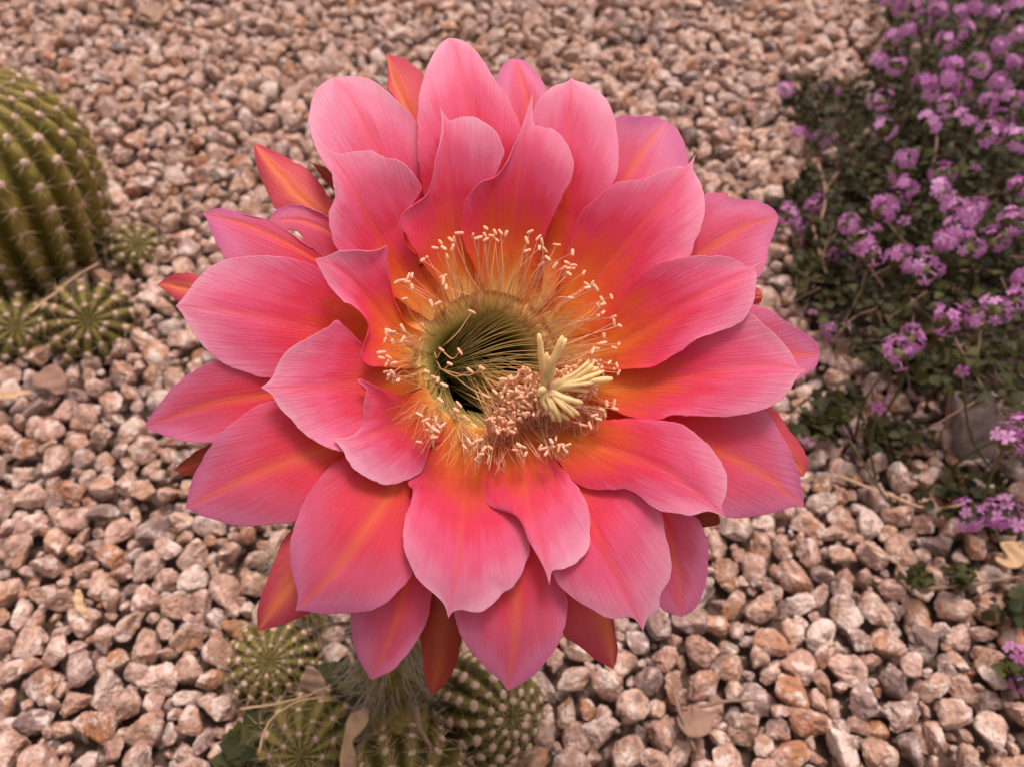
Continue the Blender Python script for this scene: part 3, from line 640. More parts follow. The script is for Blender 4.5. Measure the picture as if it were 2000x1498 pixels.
# throat funnel, then the outer cup and the long hairy tube
prof = [(46, -20, 0), (40, -17, 0), (35, -14, 0), (31, -11, 0), (27, -8.6, .06), (23.5, -6.3, .16), (20.6, -5.1, .28), (18.6, -6.0, .37), (16.6, -8.4, .45), (14.9, -12, .53), (13.3, -18, .63), (11.5, -26, .75), (9, -38, .9), (6, -52, 1.0), (0.5, -54, 1.0)]
nph = 160; V = []; UVt = []
for (r, h, s) in prof:
    for k in range(nph):
        th = 2*math.pi*k/nph
        # the tube bends away towards the plant below: shift deep rings
        sh = (-h-10)/44 if h < -10 else 0
        V.append(fl(r*(1+.02*math.sin(5*th+1)), th, h + .4*math.sin(7*th)) - .001*E2*7*sh**1.5 - .001*E1*1.5*sh); UVt.append((k/nph, s))
F = [(i*nph+k, i*nph+(k+1) % nph, (i+1)*nph+(k+1) % nph, (i+1)*nph+k) for i in range(len(prof)-1) for k in range(nph)]
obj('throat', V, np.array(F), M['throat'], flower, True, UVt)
deep = fl(0, 0, -54) - .001*E2*7
axis_pts = np.array([fl(0, 0, -16), fl(0, 0, -30), deep - .004*N, at_depth(800, 1080, .300), at_depth(762, 1220, .330), at_depth(775, 1360, .358), on_z(795, 1470, .040)])
ax = catmull(axis_pts, 60); rad = np.interp(np.linspace(0, 1, 60), [0, .08, .2, .35, .6, 1], [.036, .028, .020, .0175, .0150, .0120])
Vt, Ft, Ut = tube(ax, rad, 40, False); nz = np.array([mnoise.noise(Vector(v*140)) for v in Vt])
obj('floral_tube', Vt, Ft, M['tube'], flower, True, Ut)
TT = np.gradient(ax, axis=0); TT /= np.linalg.norm(TT, axis=1)[:, None]
wool = MB(); scal = MB()
def hair_tuft(b, p, nrm, down, nh, ln, spread, rad=.00011):
    for _ in range(nh):
        d = nrm*rng.uniform(.5, 1.0) + down*rng.uniform(-.2, 1.0) + rng.normal(0, spread, 3); d /= np.linalg.norm(d)
        l = ln*rng.uniform(.45, 1.15); sag = np.array([0, 0, -1.0])*l*rng.uniform(.1, .5)
        P = np.array([p + d*l*t + sag*t*t + rng.normal(0, .0004, 3)*t for t in (0, .35, .7, 1)])
        b.add(*tube(P, np.array([1, .9, .7, .25])*rad, 3, False), rng.random())
for i in range(6, 58):
    cnt = 9
    for k in range(cnt):
        th = 2*math.pi*(k + .5*(i % 2))/cnt + rng.normal(0, .1)
        a = np.cross(TT[i], [1, 0, 0]); a /= np.linalg.norm(a); b2 = np.cross(TT[i], a)
        nrm = math.cos(th)*a + math.sin(th)*b2
        if nrm@(CAM-ax[i]) < -.06: continue
        p = ax[i] + nrm*rad[i]
        if i % 3 == 0:      # a pointed green scale under each tuft
            w_ = np.cross(TT[i], nrm); q = -TT[i]
            S = [p+w_*.003-nrm*.001, p-w_*.003-nrm*.001, p+nrm*.0016+q*.001, p+nrm*.0028+q*.011]
            scal.add(S, [(0, 1, 2), (0, 2, 3), (2, 1, 3)], None, rng.random())
        hair_tuft(wool, p, nrm, TT[i]*.8, 4, .016, .20, .00017)
o = wool.obj('wool', M['wool'], flower); tag(o, 'grey brown woolly hair on the flower tube', kind='stuff')
o = scal.obj('scales', M['tube'], flower, False); tag(o, kind='stuff')

# stamens ----------------------------------------------------------------
V, F = IC1; Pn = np.sign(V)*np.abs(V)**np.array([1, 1, .8])*np.array([.00044, .00044, .00115]); Pn[:, :2] *= (1.25-.25*(1-np.abs(V[:, 2:3]))**.5)*(1+.25*np.abs(V[:, 2:3])**3); ANTHER = mesh('anther', Pn, F, M['anther'])
Z8 = lambda x, y: (700+x/2.773, 400+y/2.773)
ring = [(545,155),(520,190),(500,190),(445,205),(415,235),(462,235),(480,280),(510,235),(348,300),(372,285),(210,420),(240,410),(270,390),(290,385),(265,420),(290,445),(250,512),(460,390),(460,415),(475,448),(395,535),(430,535),(690,128),(620,170),(650,180),(685,165),(690,190),(720,170),(740,150),(745,190),(770,150),(800,158),(930,148),(912,195),(915,250),(975,180),(995,205),(980,235),(1010,245),(1075,218),(990,325),(1025,290),(1065,330),(1160,260),(1130,315),(1150,345),(1165,330),(1110,345),(1140,375),(1220,370),(1235,430),(1265,430),(1285,450),(1240,450),(1150,505),(1320,515),(1370,500),(1300,550),(1325,540),(1295,610),(1325,585),(1380,610),(1385,640),(1415,655),(1330,710),(1320,750),(1290,780),(1270,790),(1410,755),(1385,775),(1360,855),(1400,870),(1385,890),(1410,910),(160,680),(150,700),(180,690),(240,670),(145,735),(185,742),(240,732),(125,800),(125,830),(165,828),(155,860),(190,858),(150,905),(165,930),(185,910),(190,945),(215,950),(170,920),(330,1135),(365,1165),(380,1190),(420,1160),(395,1210),(385,1225),(410,1260),(400,1250),(455,1195),(440,1205),(328,1285),(420,1220),
 (575,1310),(600,1280),(650,1275),(615,1295),(665,1350),(645,1385),(680,1320),(715,1315),(705,1378),(655,1370),(870,1300),(890,1310),(855,1330),(905,1350),(1000,1320),(985,1310),(1020,1340),(1045,1280),(1070,1265),(1050,1310),(1085,1320),(1120,1325),(1135,1300),(1095,1300),(1280,1140),(1300,1160),(1320,1110),(1345,1075),(1385,1075),(1390,1105),(1335,1130),(1220,1195),(1255,1195),(1290,1150)]
nst = 0
def stamen(path, anther_dir=None, rad=.00016, v0=.15):
    global nst
    Pp = catmull(path, 14); Vv, Ff, Uu = tube(Pp, np.linspace(rad*1.25, rad*.75, 14), 4, False); Uu[:, 1] = v0 + (1-v0)*Uu[:, 1]
    o = obj('stamen', Vv, Ff, M['thread'], flower, True, Uu, {'rnd': np.full(len(Vv), rng.random())})
    d = anther_dir if anther_dir is not None else rng.normal(size=3); d = np.asarray(d)/np.linalg.norm(d)
    inst('anther', ANTHER, Pp[-1], o, basis_quat(d), (rng.uniform(.8, 1.15), rng.uniform(.8, 1.15), rng.uniform(.75, 1.25))); nst += 1
RC = np.array([945.0, 715.0])
for (zx, zy) in ring:
    p = np.array(Z8(zx, zy)); v = p - RC; rr = np.linalg.norm(v); th = math.atan2(-v[1], v[0]); th0 = th + rng.normal(0, .12)
    hang = p[1] > 850
    h_end = rng.uniform(3.5, 7.5) if not hang else rng.uniform(4, 8)
    endp = on_flower(p[0], p[1], h_end)
    r0 = rng.uniform(17.0, 18.5); b0 = fl(r0*.93, th0, -9.5); b1 = fl(r0+1.2, th0, -4.0)
    midp = .5*(b1+endp) + .001*N*rng.uniform(1.0, 3.0) + .0012*rng.normal()*E1 + .0012*rng.normal()*E2
    path = [b0, b1, midp, endp]
    if hang:
        path = [b0, b1, .4*b1+.6*endp - .0025*E2 - .001*N, endp - .0035*E2 - .002*N, endp]
    d = rng.normal(0, .75, 2); stamen(path, d[0]*E1 + d[1]*E2 + N*rng.normal(0, .35), v0=.48)
single_st = [((615,580),(465,760),(540,690)),((450,785),(410,800),(425,830)),((550,795),(450,790),(510,835)),((495,862),(425,850),(455,895)),((605,898),(430,880),(530,930)),((670,885),(440,890),(590,925)),((370,903),(335,950),(345,915)),((410,935),(375,990),(380,950)),((430,948),(375,990),(385,955)),((465,975),(380,960),(415,985)),((445,1058),(390,1090),(415,1075)),((545,1080),(440,1090),(500,1150)),((585,1155),(520,1130),(555,1150)),((530,1110),(530,1250),(528,1180)),((690,1035),(520,930),(600,990))]
for (e, b, m_) in single_st:
    pe, pb, pm = Z8(*e), Z8(*b), Z8(*m_)
    stamen([on_flower(pb[0]-6, pb[1]+4, -10.0), on_flower(*pb, -8.0), on_flower(*pm, -4.5), on_flower(*pe, -2.0)], E1*rng.normal(.8, .4) - E2*.5 + N*.2, .00019)
# the heap of inner stamens lying on the lower right of the throat
heap = [(735,1010),(800,915),(870,885),(950,885),(985,960),(1060,900),(1200,850),(1310,830),(1330,900),(1310,1000),(1270,1060),(1200,1120),(1050,1150),(930,1130),(900,1200),(840,1245),(740,1235),(685,1140),(780,1100)]
cnt = 0
while nst < 300:
    x, y = rng.uniform(680, 1340), rng.uniform(810, 1250)
    if not inside(heap, np.array([x]), np.array([y]))[0]: continue
    p = np.array(Z8(x, y)); q = (p - np.array([1000, 760]))
    h = 3.0 + 3.0*math.exp(-((p[0]-1075)/70)**2-((p[1]-760)/60)**2) + rng.uniform(-1.5, 2.0) - (3.5 if (x < 880 and y < 1000) else 0)
    e = on_flower(p[0], p[1], h); drop = rng.uniform(15, 40) if y > 1020 else rng.uniform(4, 14)
    ln = on_flower(p[0]+rng.normal(0, 7), p[1]+drop, h - rng.uniform(2, 4)); ln2 = on_flower(p[0]*.6+.4*960+rng.normal(0, 8), p[1]*.75+.25*760+drop*.5, -6.5); b0 = fl(rng.uniform(6, 12), rng.uniform(2.2, 4.2), -22)
    d = .65*N + rng.normal(0, .5)*E1 + rng.normal(.2, .5)*E2
    stamen([b0, ln2, ln, e], d, .00016); cnt += 1
hp = MB(); VA, FA = IC1
while hp.n < 170*len(VA):
    x, y = rng.uniform(680, 1340), rng.uniform(810, 1250)
    if not inside(heap, np.array([x]), np.array([y]))[0]: continue
    p = np.array(Z8(x, y)); h = 2.8 + 3.0*math.exp(-((p[0]-1075)/70)**2-((p[1]-760)/60)**2) + rng.uniform(-2.0, 1.8) - (3.5 if (x < 880 and y < 1000) else 0)
    d = .5*N + rng.normal(0, .6)*E1 + rng.normal(.2, .6)*E2
    hp.add(Pn@np.array(basis_quat(d/np.linalg.norm(d)).to_matrix()).T + on_flower(p[0], p[1], h), FA, None, rng.random())
o = hp.obj('anthers', M['anther'], flower); tag(o, 'heap of peach coloured anthers beside the stigma', kind='stuff')
# fine filaments: lining of the throat, rays to the ring, the sweep across the dark tube, the loops under the heap
fil = MB()
def addf(path, rad=.00012, n=12, v0=0.0, v1=1.0):
    Pp = catmull(path, n); a, b, c = tube(Pp, np.linspace(rad, rad*.6, n), 3, False); c[:, 1] = v0 + (v1-v0)*c[:, 1]; fil.add(a, b, c, rng.random())
for k in range(110):
    th = 2*math.pi*k/110 + rng.normal(0, .02); r = rng.uniform(16.6, 18.2)
    a0 = fl(16.0, th, -9.0); a1 = fl(r, th, -6.2); a2 = fl(r+1.6, th+rng.normal(0, .03), -4.2); ro = rng.uniform(20, 25) + (5.5 if rng.random() < .5 else 0)
    a3 = fl(ro, th+rng.normal(0, .07), rng.uniform(-3.4, 1.0)); addf([a0, a1, a2, a3], .00007, 9, .36, .95)
for k in range(56):        # the tidy fan that sweeps from the left wall across the dark tube
    i_ = k/55; ang = R_(78 - 92*i_); rr = rng.uniform(185, 235)
    a0 = np.array([868 + rng.normal(0, 7) + 14*(1-i_), 672 + 60*i_ + rng.normal(0, 6)]); e_ = np.array([945 + rr*math.cos(ang), 715 - rr*math.sin(ang)])
    m_ = .55*a0 + .45*e_ + np.array([-10, -34 + 16*i_]) + rng.normal(0, 3, 2)
    addf([on_flower(a0[0]-8, a0[1]+14, -18), on_flower(*a0, -14.5), on_flower(*m_, -9.5 + 2*i_), on_flower(*(.25*m_+.75*e_ + np.array([0, -8])), -4), on_flower(*e_, rng.uniform(0, 4))], .00013, 18, .12, .92)
for k in range(34):        # and the strands that run down into the heap
    i_ = k/33; a0 = np.array([858 + 20*i_ + rng.normal(0, 5), 742 + 40*i_ + rng.normal(0, 5)]); e_ = np.array([905 + 90*i_ + rng.normal(0, 8), 862 + 14*math.sin(3*i_) + rng.normal(0, 8)])
    m_ = .5*(a0+e_) + np.array([-6, 8]) + rng.normal(0, 3, 2); addf([on_flower(a0[0]-4, a0[1]-18, -17), on_flower(*a0, -14), on_flower(*m_, -8), on_flower(*e_, -1)], .00014, 14, .15, .9)
for k in range(110):
    x, y = rng.uniform(700, 1330), rng.uniform(1080, 1190); p = np.array(Z8(x, y + .10*(1000-abs(x-1000))*.15)); s = rng.uniform(10, 36)
    h = rng.uniform(-1, 3); w_ = rng.uniform(4, 12)
    addf([on_flower(p[0]-w_, p[1]-8, h), on_flower(p[0]-w_*.7, p[1]+s*.7, h-1), on_flower(p[0], p[1]+s, h-2), on_flower(p[0]+w_*.8, p[1]+s*.6, h-2), on_flower(p[0]+w_*.3-6, p[1]-16, h-4)], .00014, 14, .85, 1.0)
for k in range(70):
    th = rng.uniform(3.6, 5.9); a0 = fl(13, th-.5, -14); a1 = fl(16.5, th-.2, -7); a2 = fl(21, th, -3); e = fl(rng.uniform(24, 30), th+rng.normal(0, .1), rng.uniform(0, 4)); addf([a0, a1, a2, e], .00013, 10, .3, 1.0)
o = fil.obj('filaments', M['thread'], flower); tag(o, 'mass of fine green to salmon stamen filaments', kind='stuff')
# style and stigma
hub = np.array(Z8(1010, 1000)); HB = on_flower(hub[0], hub[1], 5.0)
sp_ = catmull([fl(2, 3.6, -44), fl(3, 4.2, -24), on_flower(1010, 790, -8), on_flower(1050, 770, 0), HB], 16)
a, b, c_ = tube(sp_, np.linspace(.0011, .0015, 16), 8); style = obj('style', a, b, M['stigma'], flower, True, c_)
lobes = [((985,720),14,.8),((1095,760),14,.8),((1020,800),12,.7),((1250,850),9,.8),((1330,900),8,.8),((1330,960),7,.8),((1250,1010),7,.8),((1120,1120),7,.8),((1170,1150),6,.8),((1030,1120),6,.8),((978,700),17,1.0),((1106,712),16,1.25),((1125,725),14,1.1),((1008,808),11,.9),((1030,822),11,.9),((1055,840),10,.8),((1270,868),8,1.2),((1300,885),7,1.2),((1310,905),6,1.1),((1290,945),6,1.1),((1378,942),9,1.0),((1060,1170),6,1.0),((1095,1175),6,1.0),((1145,1165),6,1.0),((1195,1138),6,1.0),((1212,1072),7,1.0),((975,1030),7,1.1),((1200,1085),5,.9)]
for (zx, zy), ht, wd in lobes:
    p = np.array(Z8(zx, zy)); e = on_flower(p[0], p[1], ht); m1 = .5*HB + .5*e + .001*(N*rng.uniform(.8, 3.6) + E1*rng.normal(0, .7) + E2*rng.normal(0, .7))
    Pp = catmull([HB - .0015*N, HB*.85+e*.15+.0008*N, m1, e], 14); Vv, Ff, Uu = tube(Pp, np.interp(np.linspace(0, 1, 14), [0, .2, .8, .95, 1], [.0012, .00098, .00072, .00074, .0004])*wd*rng.uniform(.85, 1.1)*(1+.08*np.sin(np.arange(14)*1.9+rng.uniform(0, 6))), 8)
    obj('stigma_lobe', Vv, Ff, M['stigma'], style, True, Uu)

# a woolly bud stub behind the lower left petals
bud = empty('flower_bud', on_z(600, 1180, .0), 'grey woolly withered bud peeping out under the lower left petals', 'bud')
bp_ = catmull([on_z(640, 1240, .0), on_z(590, 1150, .03), on_z(545, 1075, .045)], 16)
a, b, c_ = tube(bp_, np.interp(np.linspace(0, 1, 16), [0, .6, .9, 1], [.006, .008, .007, .003]), 14); obj('bud_body', a, b, M['tube'], bud, True, c_)
wb = MB(); Tb = np.gradient(bp_, axis=0); Tb /= np.linalg.norm(Tb, axis=1)[:, None]
for i in range(1, 16):
    for k in range(9):
        th = 2*math.pi*k/9 + .3*i; a = np.cross(Tb[i], [1, 0, 0]); a /= np.linalg.norm(a); nrm = math.cos(th)*a + math.sin(th)*np.cross(Tb[i], a)
        hair_tuft(wb, bp_[i]+nrm*.006, nrm, Tb[i]*.6, 8, .011, .35)
o = wb.obj('wool', M['wool'], bud); tag(o, kind='stuff')

# ------------------------------------------------------------------ the purple flowering shrub
bush = empty('flowering_shrub', on_z(1960, 560, 0), 'sprawling dark leafed shrub covered in small lilac purple flower heads', 'shrub')
def leaf_mesh(name, mat, seed):
    r = np.random.default_rng(seed); nL = 7; V = []; W = np.array([.05, .30, .46, .44, .32, .16, .0]); bend = r.uniform(.1, .45)
    for i in range(nL):
        t = i/(nL-1); z = -bend*t*t*.5
        for s in (-1, 0, 1): V.append((s*W[i]*(1+.12*((i % 2)*2-1)*abs(s)), t, z + abs(s)*W[i]*.35))
    F = []
    for i in range(nL-1):
        for s in (0, 1): a = i*3+s; F.append((a, a+1, a+4, a+3))
    return np.array(V), np.array(F)
LV = [leaf_mesh('leaf', None, s) for s in range(6)]
LM = [mesh('leaf', v, f, M['leaf_obj']) for v, f in LV]
def top_h(px, py):      # height of the shrub's canopy over a spot seen there
    d = np.clip((px-1520)/330, 0, 1); return .016 + .052*d**.8
pts = []
while len(pts) < 9000:
    x, y = rng.uniform(1490, 2300), rng.uniform(-60, 920)
    if not inside(BUSH, np.array([x]), np.array([y]))[0]: continue
    if 1835 < x < 1955 and 785 < y < 940: continue
    if y > 520 and rng.random() < .55: continue
    if mnoise.noise(Vector((x*.012, y*.012, 3))) < -.28 and rng.random() < .8: continue
    hh = top_h(x, y)*rng.uniform(.1, 1.0)**.7; pts.append((x, y, hh))
for (cx, cy, nn, s) in [(1880, 960, 90, 60), (1960, 1000, 60, 40), (1600, 830, 110, 45), (1640, 780, 60, 40), (1740, 850, 100, 50), (1790, 1130, 26, 20), (1880, 1125, 30, 22), (1980, 1180, 40, 40), (1985, 1310, 40, 25), (1620, 560, 200, 50), (1800, 700, 150, 60)]:
    for _ in range(nn): pts.append((cx+rng.normal(0, s*.6), cy+rng.normal(0, s*.35), rng.uniform(.010, .030)))
pts = np.array(pts); LP = on_z(pts[:, 0], pts[:, 1], pts[:, 2]); ldep = (LP-CAM)@FWD
lsz = rng.uniform(.0035, .0085, len(pts)); visl = (pts[:, 0] < 1995) & (pts[:, 1] > 5)
lo = np.argsort(-np.where(visl, lsz/ldep*(1+pts[:, 2]*12), 0)); lsel = set(lo[:300].tolist()); lm = MB()
for i in range(len(pts)):
    q = Quaternion((0, 0, 1), rng.uniform(0, 6.28)) @ Quaternion((1, 0, 0), rng.normal(.25, .5)) @ Quaternion((0, 1, 0), rng.normal(0, .4)); k = int(rng.integers(6))
    if i in lsel: inst('leaf', LM[k], LP[i], bush, q, lsz[i])
    else: lm.add(LV[k][0]@np.array(q.to_matrix()).T*lsz[i] + LP[i], LV[k][1], None, rng.random())
o = lm.obj('foliage', M['leaf'], bush); tag(o, 'dense small dark green leaves of the shrub', kind='stuff')
# flower heads
heads = [(1742,12),(1785,9),(1772,60),(1800,45),(1745,72),(1833,18),(1880,24),(1910,18),(1947,27),(1986,12),(1880,63),(1989,66),(1950,90),(1850,78),(1718,120),(1751,132),(1862,129),(1914,132),(1980,123),(1805,162),(1853,156),(1875,170),(1820,186),(1850,207),(1950,162),(1980,192),(1932,198),(1817,240),(1887,237),(1932,264),(1953,234),(1986,273),(1532,177),(1622,180),(1724,198),(1727,249),(1562,261),(1600,276),(1770,312),(1770,363),(1845,340),(1836,372),(1727,400),(1748,388),(1866,405),(1908,405),(1986,366),(1977,430),(1538,417),(1568,442),(1592,405),(1658,438),(1866,438),(1690,470),(1727,410),(1637,500),(1704,497),(1757,503),(1804,523),(1870,450),(1844,473),(1894,420),(1894,483),(1940,473),(1997,547),(1984,587),(1947,607),(1857,624),(1904,610),(1627,640),(1780,664),(1754,690),(1896,1008),(1940,1008),(1968,1000),(1984,1024),(1992,1280),(1994,1320),(1970,860),(1994,837)]
tiny = [(1767,430),(1587,613),(1880,724),(1704,764),(1730,777),(1717,794),(1650,844),(1578,860),(1766,430),(1562,470),(1655,640),(1835,600),(1740,350),(1905,330)]
def floret_verts():
    V = [(0, 0, 0)]; F = []
    for k in range(5):
        a = 2*math.pi*k/5; b = len(V); ca, sa = math.cos(a), math.sin(a)
        for (r, s, z) in [(.18, .12, .03), (.55, .30, .12), (.90, .30, .08), (1.0, .10, .02), (1.0, -.10, .02), (.90, -.30, .08), (.55, -.30, .12), (.18, -.12, .03)]:
            V.append((r*ca - s*sa, r*sa + s*ca, z))
        F += [(b, b+1, b+6, b+7), (b+1, b+2, b+5, b+6), (b+2, b+3, b+4, b+5)]
    return np.array(V), F
FV, FF = floret_verts(); FF = np.array(FF)
# short throat tube under each floret
tv, tf, _ = tube(np.array([(0, 0, .06), (0, 0, -.5), (0, 0, -1.1)]), np.array([.16, .12, .10]), 5)
FM = mesh('floret', np.vstack([FV, tv]), [tuple(f) for f in FF] + [tuple(f+len(FV)) for f in tf], M['floret'])
calV, calF = IC1
nfl = 0; order = sorted(heads, key=lambda p: -p[1])
stems = []
def head(px, py, big):
    global nfl
    hz = float(top_h(px, py)) + rng.uniform(.006, .022) if py < 900 else rng.uniform(.02, .035)
    if px < 1640 and py < 700: hz = rng.uniform(.02, .035)
    P = on_z(px, py, hz); dz = (P-CAM)@FWD; Rh = rng.uniform(.0058, .0098) if big else .001; fs = .0037 if big else .0038
    hd = obj('flower_head', calV*np.array([Rh*.45, Rh*.45, Rh*.6])+P-np.array([0, 0, Rh*.35]), calF, M['stem_green'], bush, True, None, None, origin=P)
    nf = int(rng.integers(7, 13)) if big else 1; fm = MB()
    up = np.array([rng.normal(0, .25), rng.normal(-.25, .25), 1.0]); up /= np.linalg.norm(up); qh = basis_quat(up)
    for k in range(nf):
        f = (k+.5)/nf; el = math.acos(1-f*.85)+rng.normal(0, .12); az = k*2.39996 + rng.normal(0, .4)
        d = np.array(qh @ Vector((math.sin(el)*math.cos(az), math.sin(el)*math.sin(az), math.cos(el)*.35))) + rng.normal(0, .10, 3)
        dn = d/np.linalg.norm(d); q = basis_quat(dn) @ Quaternion((0, 0, 1), rng.uniform(0, 6.28)); pos = P + d*Rh; s = fs*rng.uniform(.85, 1.15)
        if nfl < 300: inst('floret', FM, pos, hd, q, s); nfl += 1
        else: fm.add(FV@np.array(q.to_matrix()).T*s + pos, FF, None, rng.random())
    if fm.V: tag(fm.obj('florets', M['floret'], hd), kind='stuff')
    stems.append((P - np.array([0, 0, Rh*.4]), hz))
for (x, y) in order: head(x, y, True)
for (x, y) in tiny: head(x, y, False)
for P, hz in stems:
    q = np.array([P[0]+rng.normal(.012, .015), P[1]+rng.normal(.005, .015), .004]); m1 = .5*(P+q) + rng.normal(0, .004, 3)
    a, b, c_ = tube(catmull([q, m1, P], 8), np.linspace(.0009, .0006, 8), 5); obj('stem', a, b, M['stem_green'], bush, True, c_)
branches = [([(1598,320),(1613,375),(1605,430)],.030,1.6),([(1636,338),(1618,365),(1613,378)],.030,1.3),([(1585,435),(1603,500),(1616,535)],.028,1.6),([(1600,540),(1660,548),(1722,553)],.024,1.2),([(1808,537),(1860,533),(1912,534)],.045,1.5),([(1700,608),(1770,636),(1850,660),(1892,656),(1945,712),(1988,756)],.030,1.8),([(1855,658),(1865,715)],.028,1.3),([(1890,640),(1950,658),(2010,678)],.035,1.4),([(1815,675),(1850,690),(1880,712)],.024,1.2),([(1925,772),(1960,800),(1990,826)],.030,1.6),([(1840,745),(1880,740),(1905,752)],.020,1.2),([(1880,695),(1920,725),(1978,762)],.026,1.5),([(1790,510),(1808,560),(1830,620)],.035,1.2),([(1690,510),(1725,560),(1750,600)],.030,1.0),([(1480,540),(1510,548),(1540,552)],.012,1.2),([(1570,666),(1650,666),(1730,664)],.020,1.0),([(1810,180),(1830,260),(1822,330)],.05,1.3),([(1590,200),(1610,260),(1640,320)],.025,1.0),([(1860,280),(1838,330),(1826,370)],.05,1.3)]
for _ in range(120):        # thin bare stems through the shrub
    x, y = rng.uniform(1540, 2050), (rng.uniform(0, 860) if rng.random() < .4 else rng.uniform(480, 860))
    if not inside(BUSH, np.array([x]), np.array([y]))[0]: continue
    a_ = rng.uniform(0, 6.28); l_ = rng.uniform(50, 150)
    branches.append(([(x, y), (x+.5*l_*math.cos(a_)+rng.normal(0, 6), y+.5*l_*math.sin(a_)+rng.normal(0, 6)), (x+l_*math.cos(a_), y+l_*math.sin(a_))], float(top_h(x, y))*rng.uniform(.4, 1.0), rng.uniform(.4, .75)))
for pl, z, wd in branches:
    P = [on_z(x, y, z + rng.normal(0, .002)) for x, y in pl]; Pp = catmull(P, 14) + np.cumsum(rng.normal(0, .00010, (14, 3)), 0)
    a, b, c_ = tube(Pp, np.linspace(.0009, .0007, 14)*wd, 6); obj('twig', a, b, M['twig'], bush, True, c_)

# ------------------------------------------------------------------ grey stone and litter
gz = np.linspace(-.024, .022, 24); gn = 40; GV = []
for z_ in gz:
    for k in range(gn):
        a_ = 2*math.pi*k/gn; sq = 1/max(abs(math.cos(a_)), abs(math.sin(a_)))**.75; rr = np.interp(z_, [-.024, -.01, .018, .022], [.010, .0115, .0165, .0158])*sq
        v_ = np.array([rr*math.cos(a_), .72*rr*math.sin(a_), z_]); v_ = v_ + np.array([0, .62*z_, 0]); GV.append(v_*(1+.10*mnoise.noise(Vector(v_*90)) + .06*mnoise.noise(Vector(v_*300))))
GF = [(i*gn+k, i*gn+(k+1) % gn, (i+1)*gn+(k+1) % gn, (i+1)*gn+k) for i in range(23) for k in range(gn)] + [tuple(range(23*gn, 24*gn)), tuple(range(gn-1, -1, -1))]
m = simple('grey_stone', (.27, .205, .19), .9, .9, 160, c2=(.27, .205, .19))
o = obj('grey_rock', np.array(GV)*.85 + on_z(1902, 858, .019), GF, m, None); tag(o, 'weathered grey tapering rock with a flat top beneath the shrub twigs', 'rock')
def strip(name, pts_, z, width, mat, label, cat, group='dead leaves on the gravel', curlz=.004, fold=.3):
    P = catmull([list(on_z(x, y, zz)) for (x, y), zz in zip(pts_, z)], 22); T = np.gradient(P, axis=0); T /= np.linalg.norm(T, axis=1)[:, None]
    side = np.cross(T, [0, 0, 1.0]); side /= np.linalg.norm(side, axis=1)[:, None]; W = np.interp(np.linspace(0, 1, 22), np.linspace(0, 1, len(width)), width)
    V = []; NUU = 7
    for i in range(22):
        for u in np.linspace(-1, 1, NUU): V.append(P[i] + side[i]*u*W[i] + np.array([0, 0, fold*W[i]*u*u]) + np.array([0, 0, .0006*math.sin(i*.9+u*2)]))
    F = [(i*NUU+j, i*NUU+j+1, (i+1)*NUU+j+1, (i+1)*NUU+j) for i in range(21) for j in range(NUU-1)]
    o = obj(name, V, np.array(F), mat); md = o.modifiers.new('thickness', 'SOLIDIFY'); md.thickness = .0005
    return tag(o, label, cat, group)
strip('dead_leaf', [(718, 1382), (692, 1420), (680, 1450), (682, 1505)], [.046, .050, .048, .044], [.0008, .0042, .0036, .0016, .0034, .003], M['straw'], 'curled tan dead leaf standing between the spiny cacti', 'leaf')
strip('dead_leaf', [(603, 1300), (612, 1340), (610, 1368)], [.036, .03, .024], [.001, .0045, .006, .005], M['deadleaf'], 'pinkish brown dead leaf leaning on the dull green globe cactus', 'leaf')
strip('dead_leaf', [(75, 728), (105, 745), (122, 768)], [.020, .020, .016], [.004, .009, .007, .003], M['deadleaf'], 'flat pinkish dead leaf under the round small cactus', 'leaf')
strip('dead_leaf', [(-10, 775), (30, 770), (62, 765)], [.019, .021, .018], [.003, .003, .0012], M['straw'], 'long tan straw blade on the gravel below the dark green cactus', 'straw')
strip('seed_pod', [(152, 1150), (155, 1180), (172, 1206)], [.018, .019, .017], [.001, .0022, .0018, .0008], M['straw'], 'yellowish curved seed pod lying on pale stones', 'pod', None)
strip('dead_leaf', [(1322, 1398), (1355, 1410), (1392, 1396)], [.021, .023, .020], [.001, .007, .006, .001], M['deadleaf'], 'brown dead leaf beside crossed dry stalks on the gravel', 'leaf')
strip('dead_leaf', [(1945, 1085), (1968, 1090), (1990, 1060)], [.022, .026, .03], [.001, .006, .007, .001], M['straw'], 'folded tan leaf beneath the purple flower heads at the shrub edge', 'leaf')
strip('dead_leaf', [(280, 12), (300, 25), (312, 45)], [.020, .022, .018], [.003, .011, .009, .002], M['deadleaf'], 'rusty dead leaf lying far up the open gravel', 'leaf')
def stick(pts_, z, rad, mat, label, cat='twig', name='dry_twig', group='dry stems on the gravel'):
    P = catmull([list(on_z(x, y, z + .002*math.sin(3*i))) for i, (x, y) in enumerate(pts_)], 18) + np.cumsum(rng.normal(0, .00015, (18, 3)), 0)
    a, b, c_ = tube(P, np.linspace(rad, rad*.6, 18), 6); o = obj(name, a, b, mat, None, True, c_); return tag(o, label, cat, group)
stick([(1330,1385),(1400,1374),(1472,1368)], .021, .0011, M['twig'], 'dry grey stalk lying across the gravel above the brown leaf')
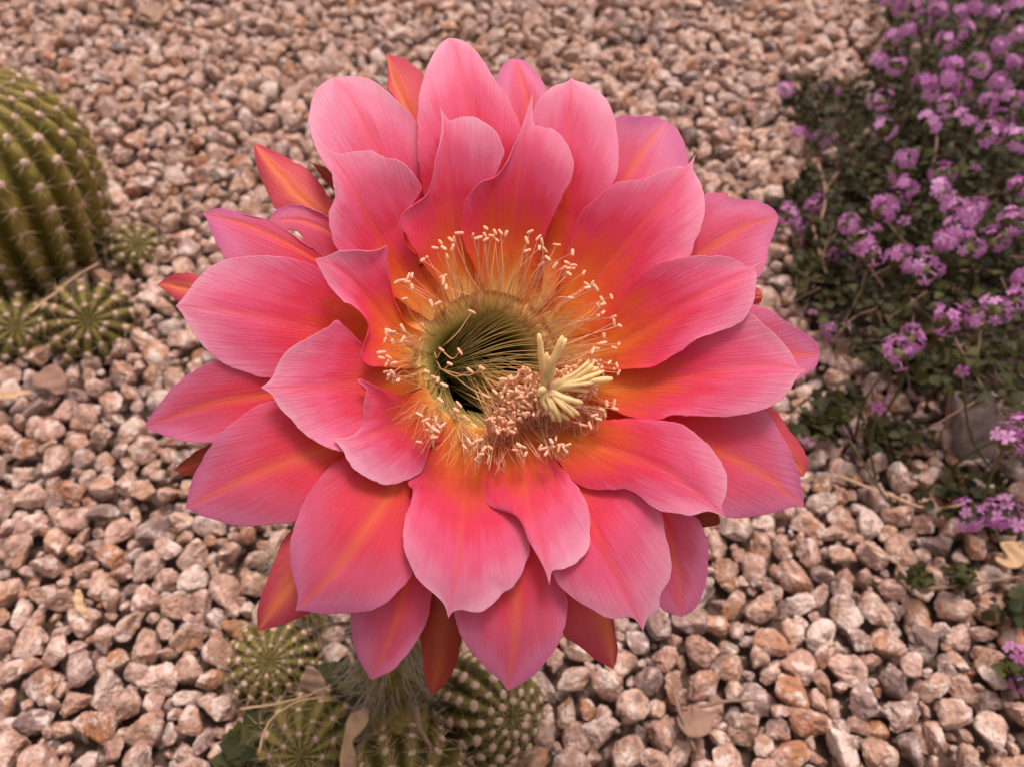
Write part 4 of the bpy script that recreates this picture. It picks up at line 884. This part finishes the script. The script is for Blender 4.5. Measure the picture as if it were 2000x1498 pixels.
stick([(1318,1360),(1330,1400),(1358,1468)], .022, .0010, M['twig'], 'thin dry stalk pointing down past the brown leaf')
stick([(1690,1058),(1722,1078),(1752,1098)], .020, .0009, M['straw'], 'short thin straw on the gravel below the pale pink petal tips')
stick([(1640,930),(1740,968),(1810,990),(1880,985)], .020, .0009, M['straw'], 'long thin straw reaching towards the purple flower heads', name='dry_straw')
stick([(1790,1150),(1890,1140),(1990,1128)], .022, .0010, M['twig'], 'thin bare twig below the folded tan leaf')
stick([(505,1470),(525,1410),(575,1372),(640,1355)], .048, .0006, M['straw'], 'arched wiry stem between the two spiny lower cacti', name='dry_straw')
stick([(470,1385),(540,1378),(600,1362),(650,1340)], .042, .0006, M['straw'], 'fine dry stem lying over the dull green globe cactus', name='dry_straw')
stick([(60,610),(110,570),(140,545),(190,515)], .045, .0008, M['straw'], 'bent dry grass stem against the foot of the tall column', name='dry_straw')
stick([(270,35),(300,42),(318,25),(325,5)], .022, .0009, M['straw'], 'curled dry grass stem beside the rusty leaf', name='dry_straw')
stick([(812,1380),(818,1420),(838,1450),(835,1475)], .062, .0012, M['deadleaf'], 'brown shrivelled strip hanging beside the woolly cactus', name='dry_strip', cat='strip', group=None)
# low weeds between the cacti
wi = 0
for (cx, cy, s, nn, lab) in [(475, 1465, 40, 16, 'low green weed at the gravel edge of the squat spiny cactus'), (700, 1335, 45, 18, 'green weed sprouting behind the curled tan leaf'), (745, 1400, 25, 10, 'small green weed next to the upright woolly cactus')]:
    wr = empty('weed', on_z(cx, cy, 0), lab, 'weed', 'low weeds between the cacti')
    for k in range(nn):
        x, y = cx+rng.normal(0, s*.5), cy+rng.normal(0, s*.4); P = on_z(x, y, rng.uniform(.012, .03))
        q = Quaternion((0, 0, 1), rng.uniform(0, 6.28)) @ Quaternion((1, 0, 0), rng.normal(.4, .4)); me = LM[k % 6]
        o = inst('leaf', me, P, wr, q, rng.uniform(.008, .013))
        a, b, c_ = tube(np.array([[P[0]+.002, P[1]-.002, 0], P]), .0005, 4); obj('stem', a, b, M['stem_green'], wr, True, c_)
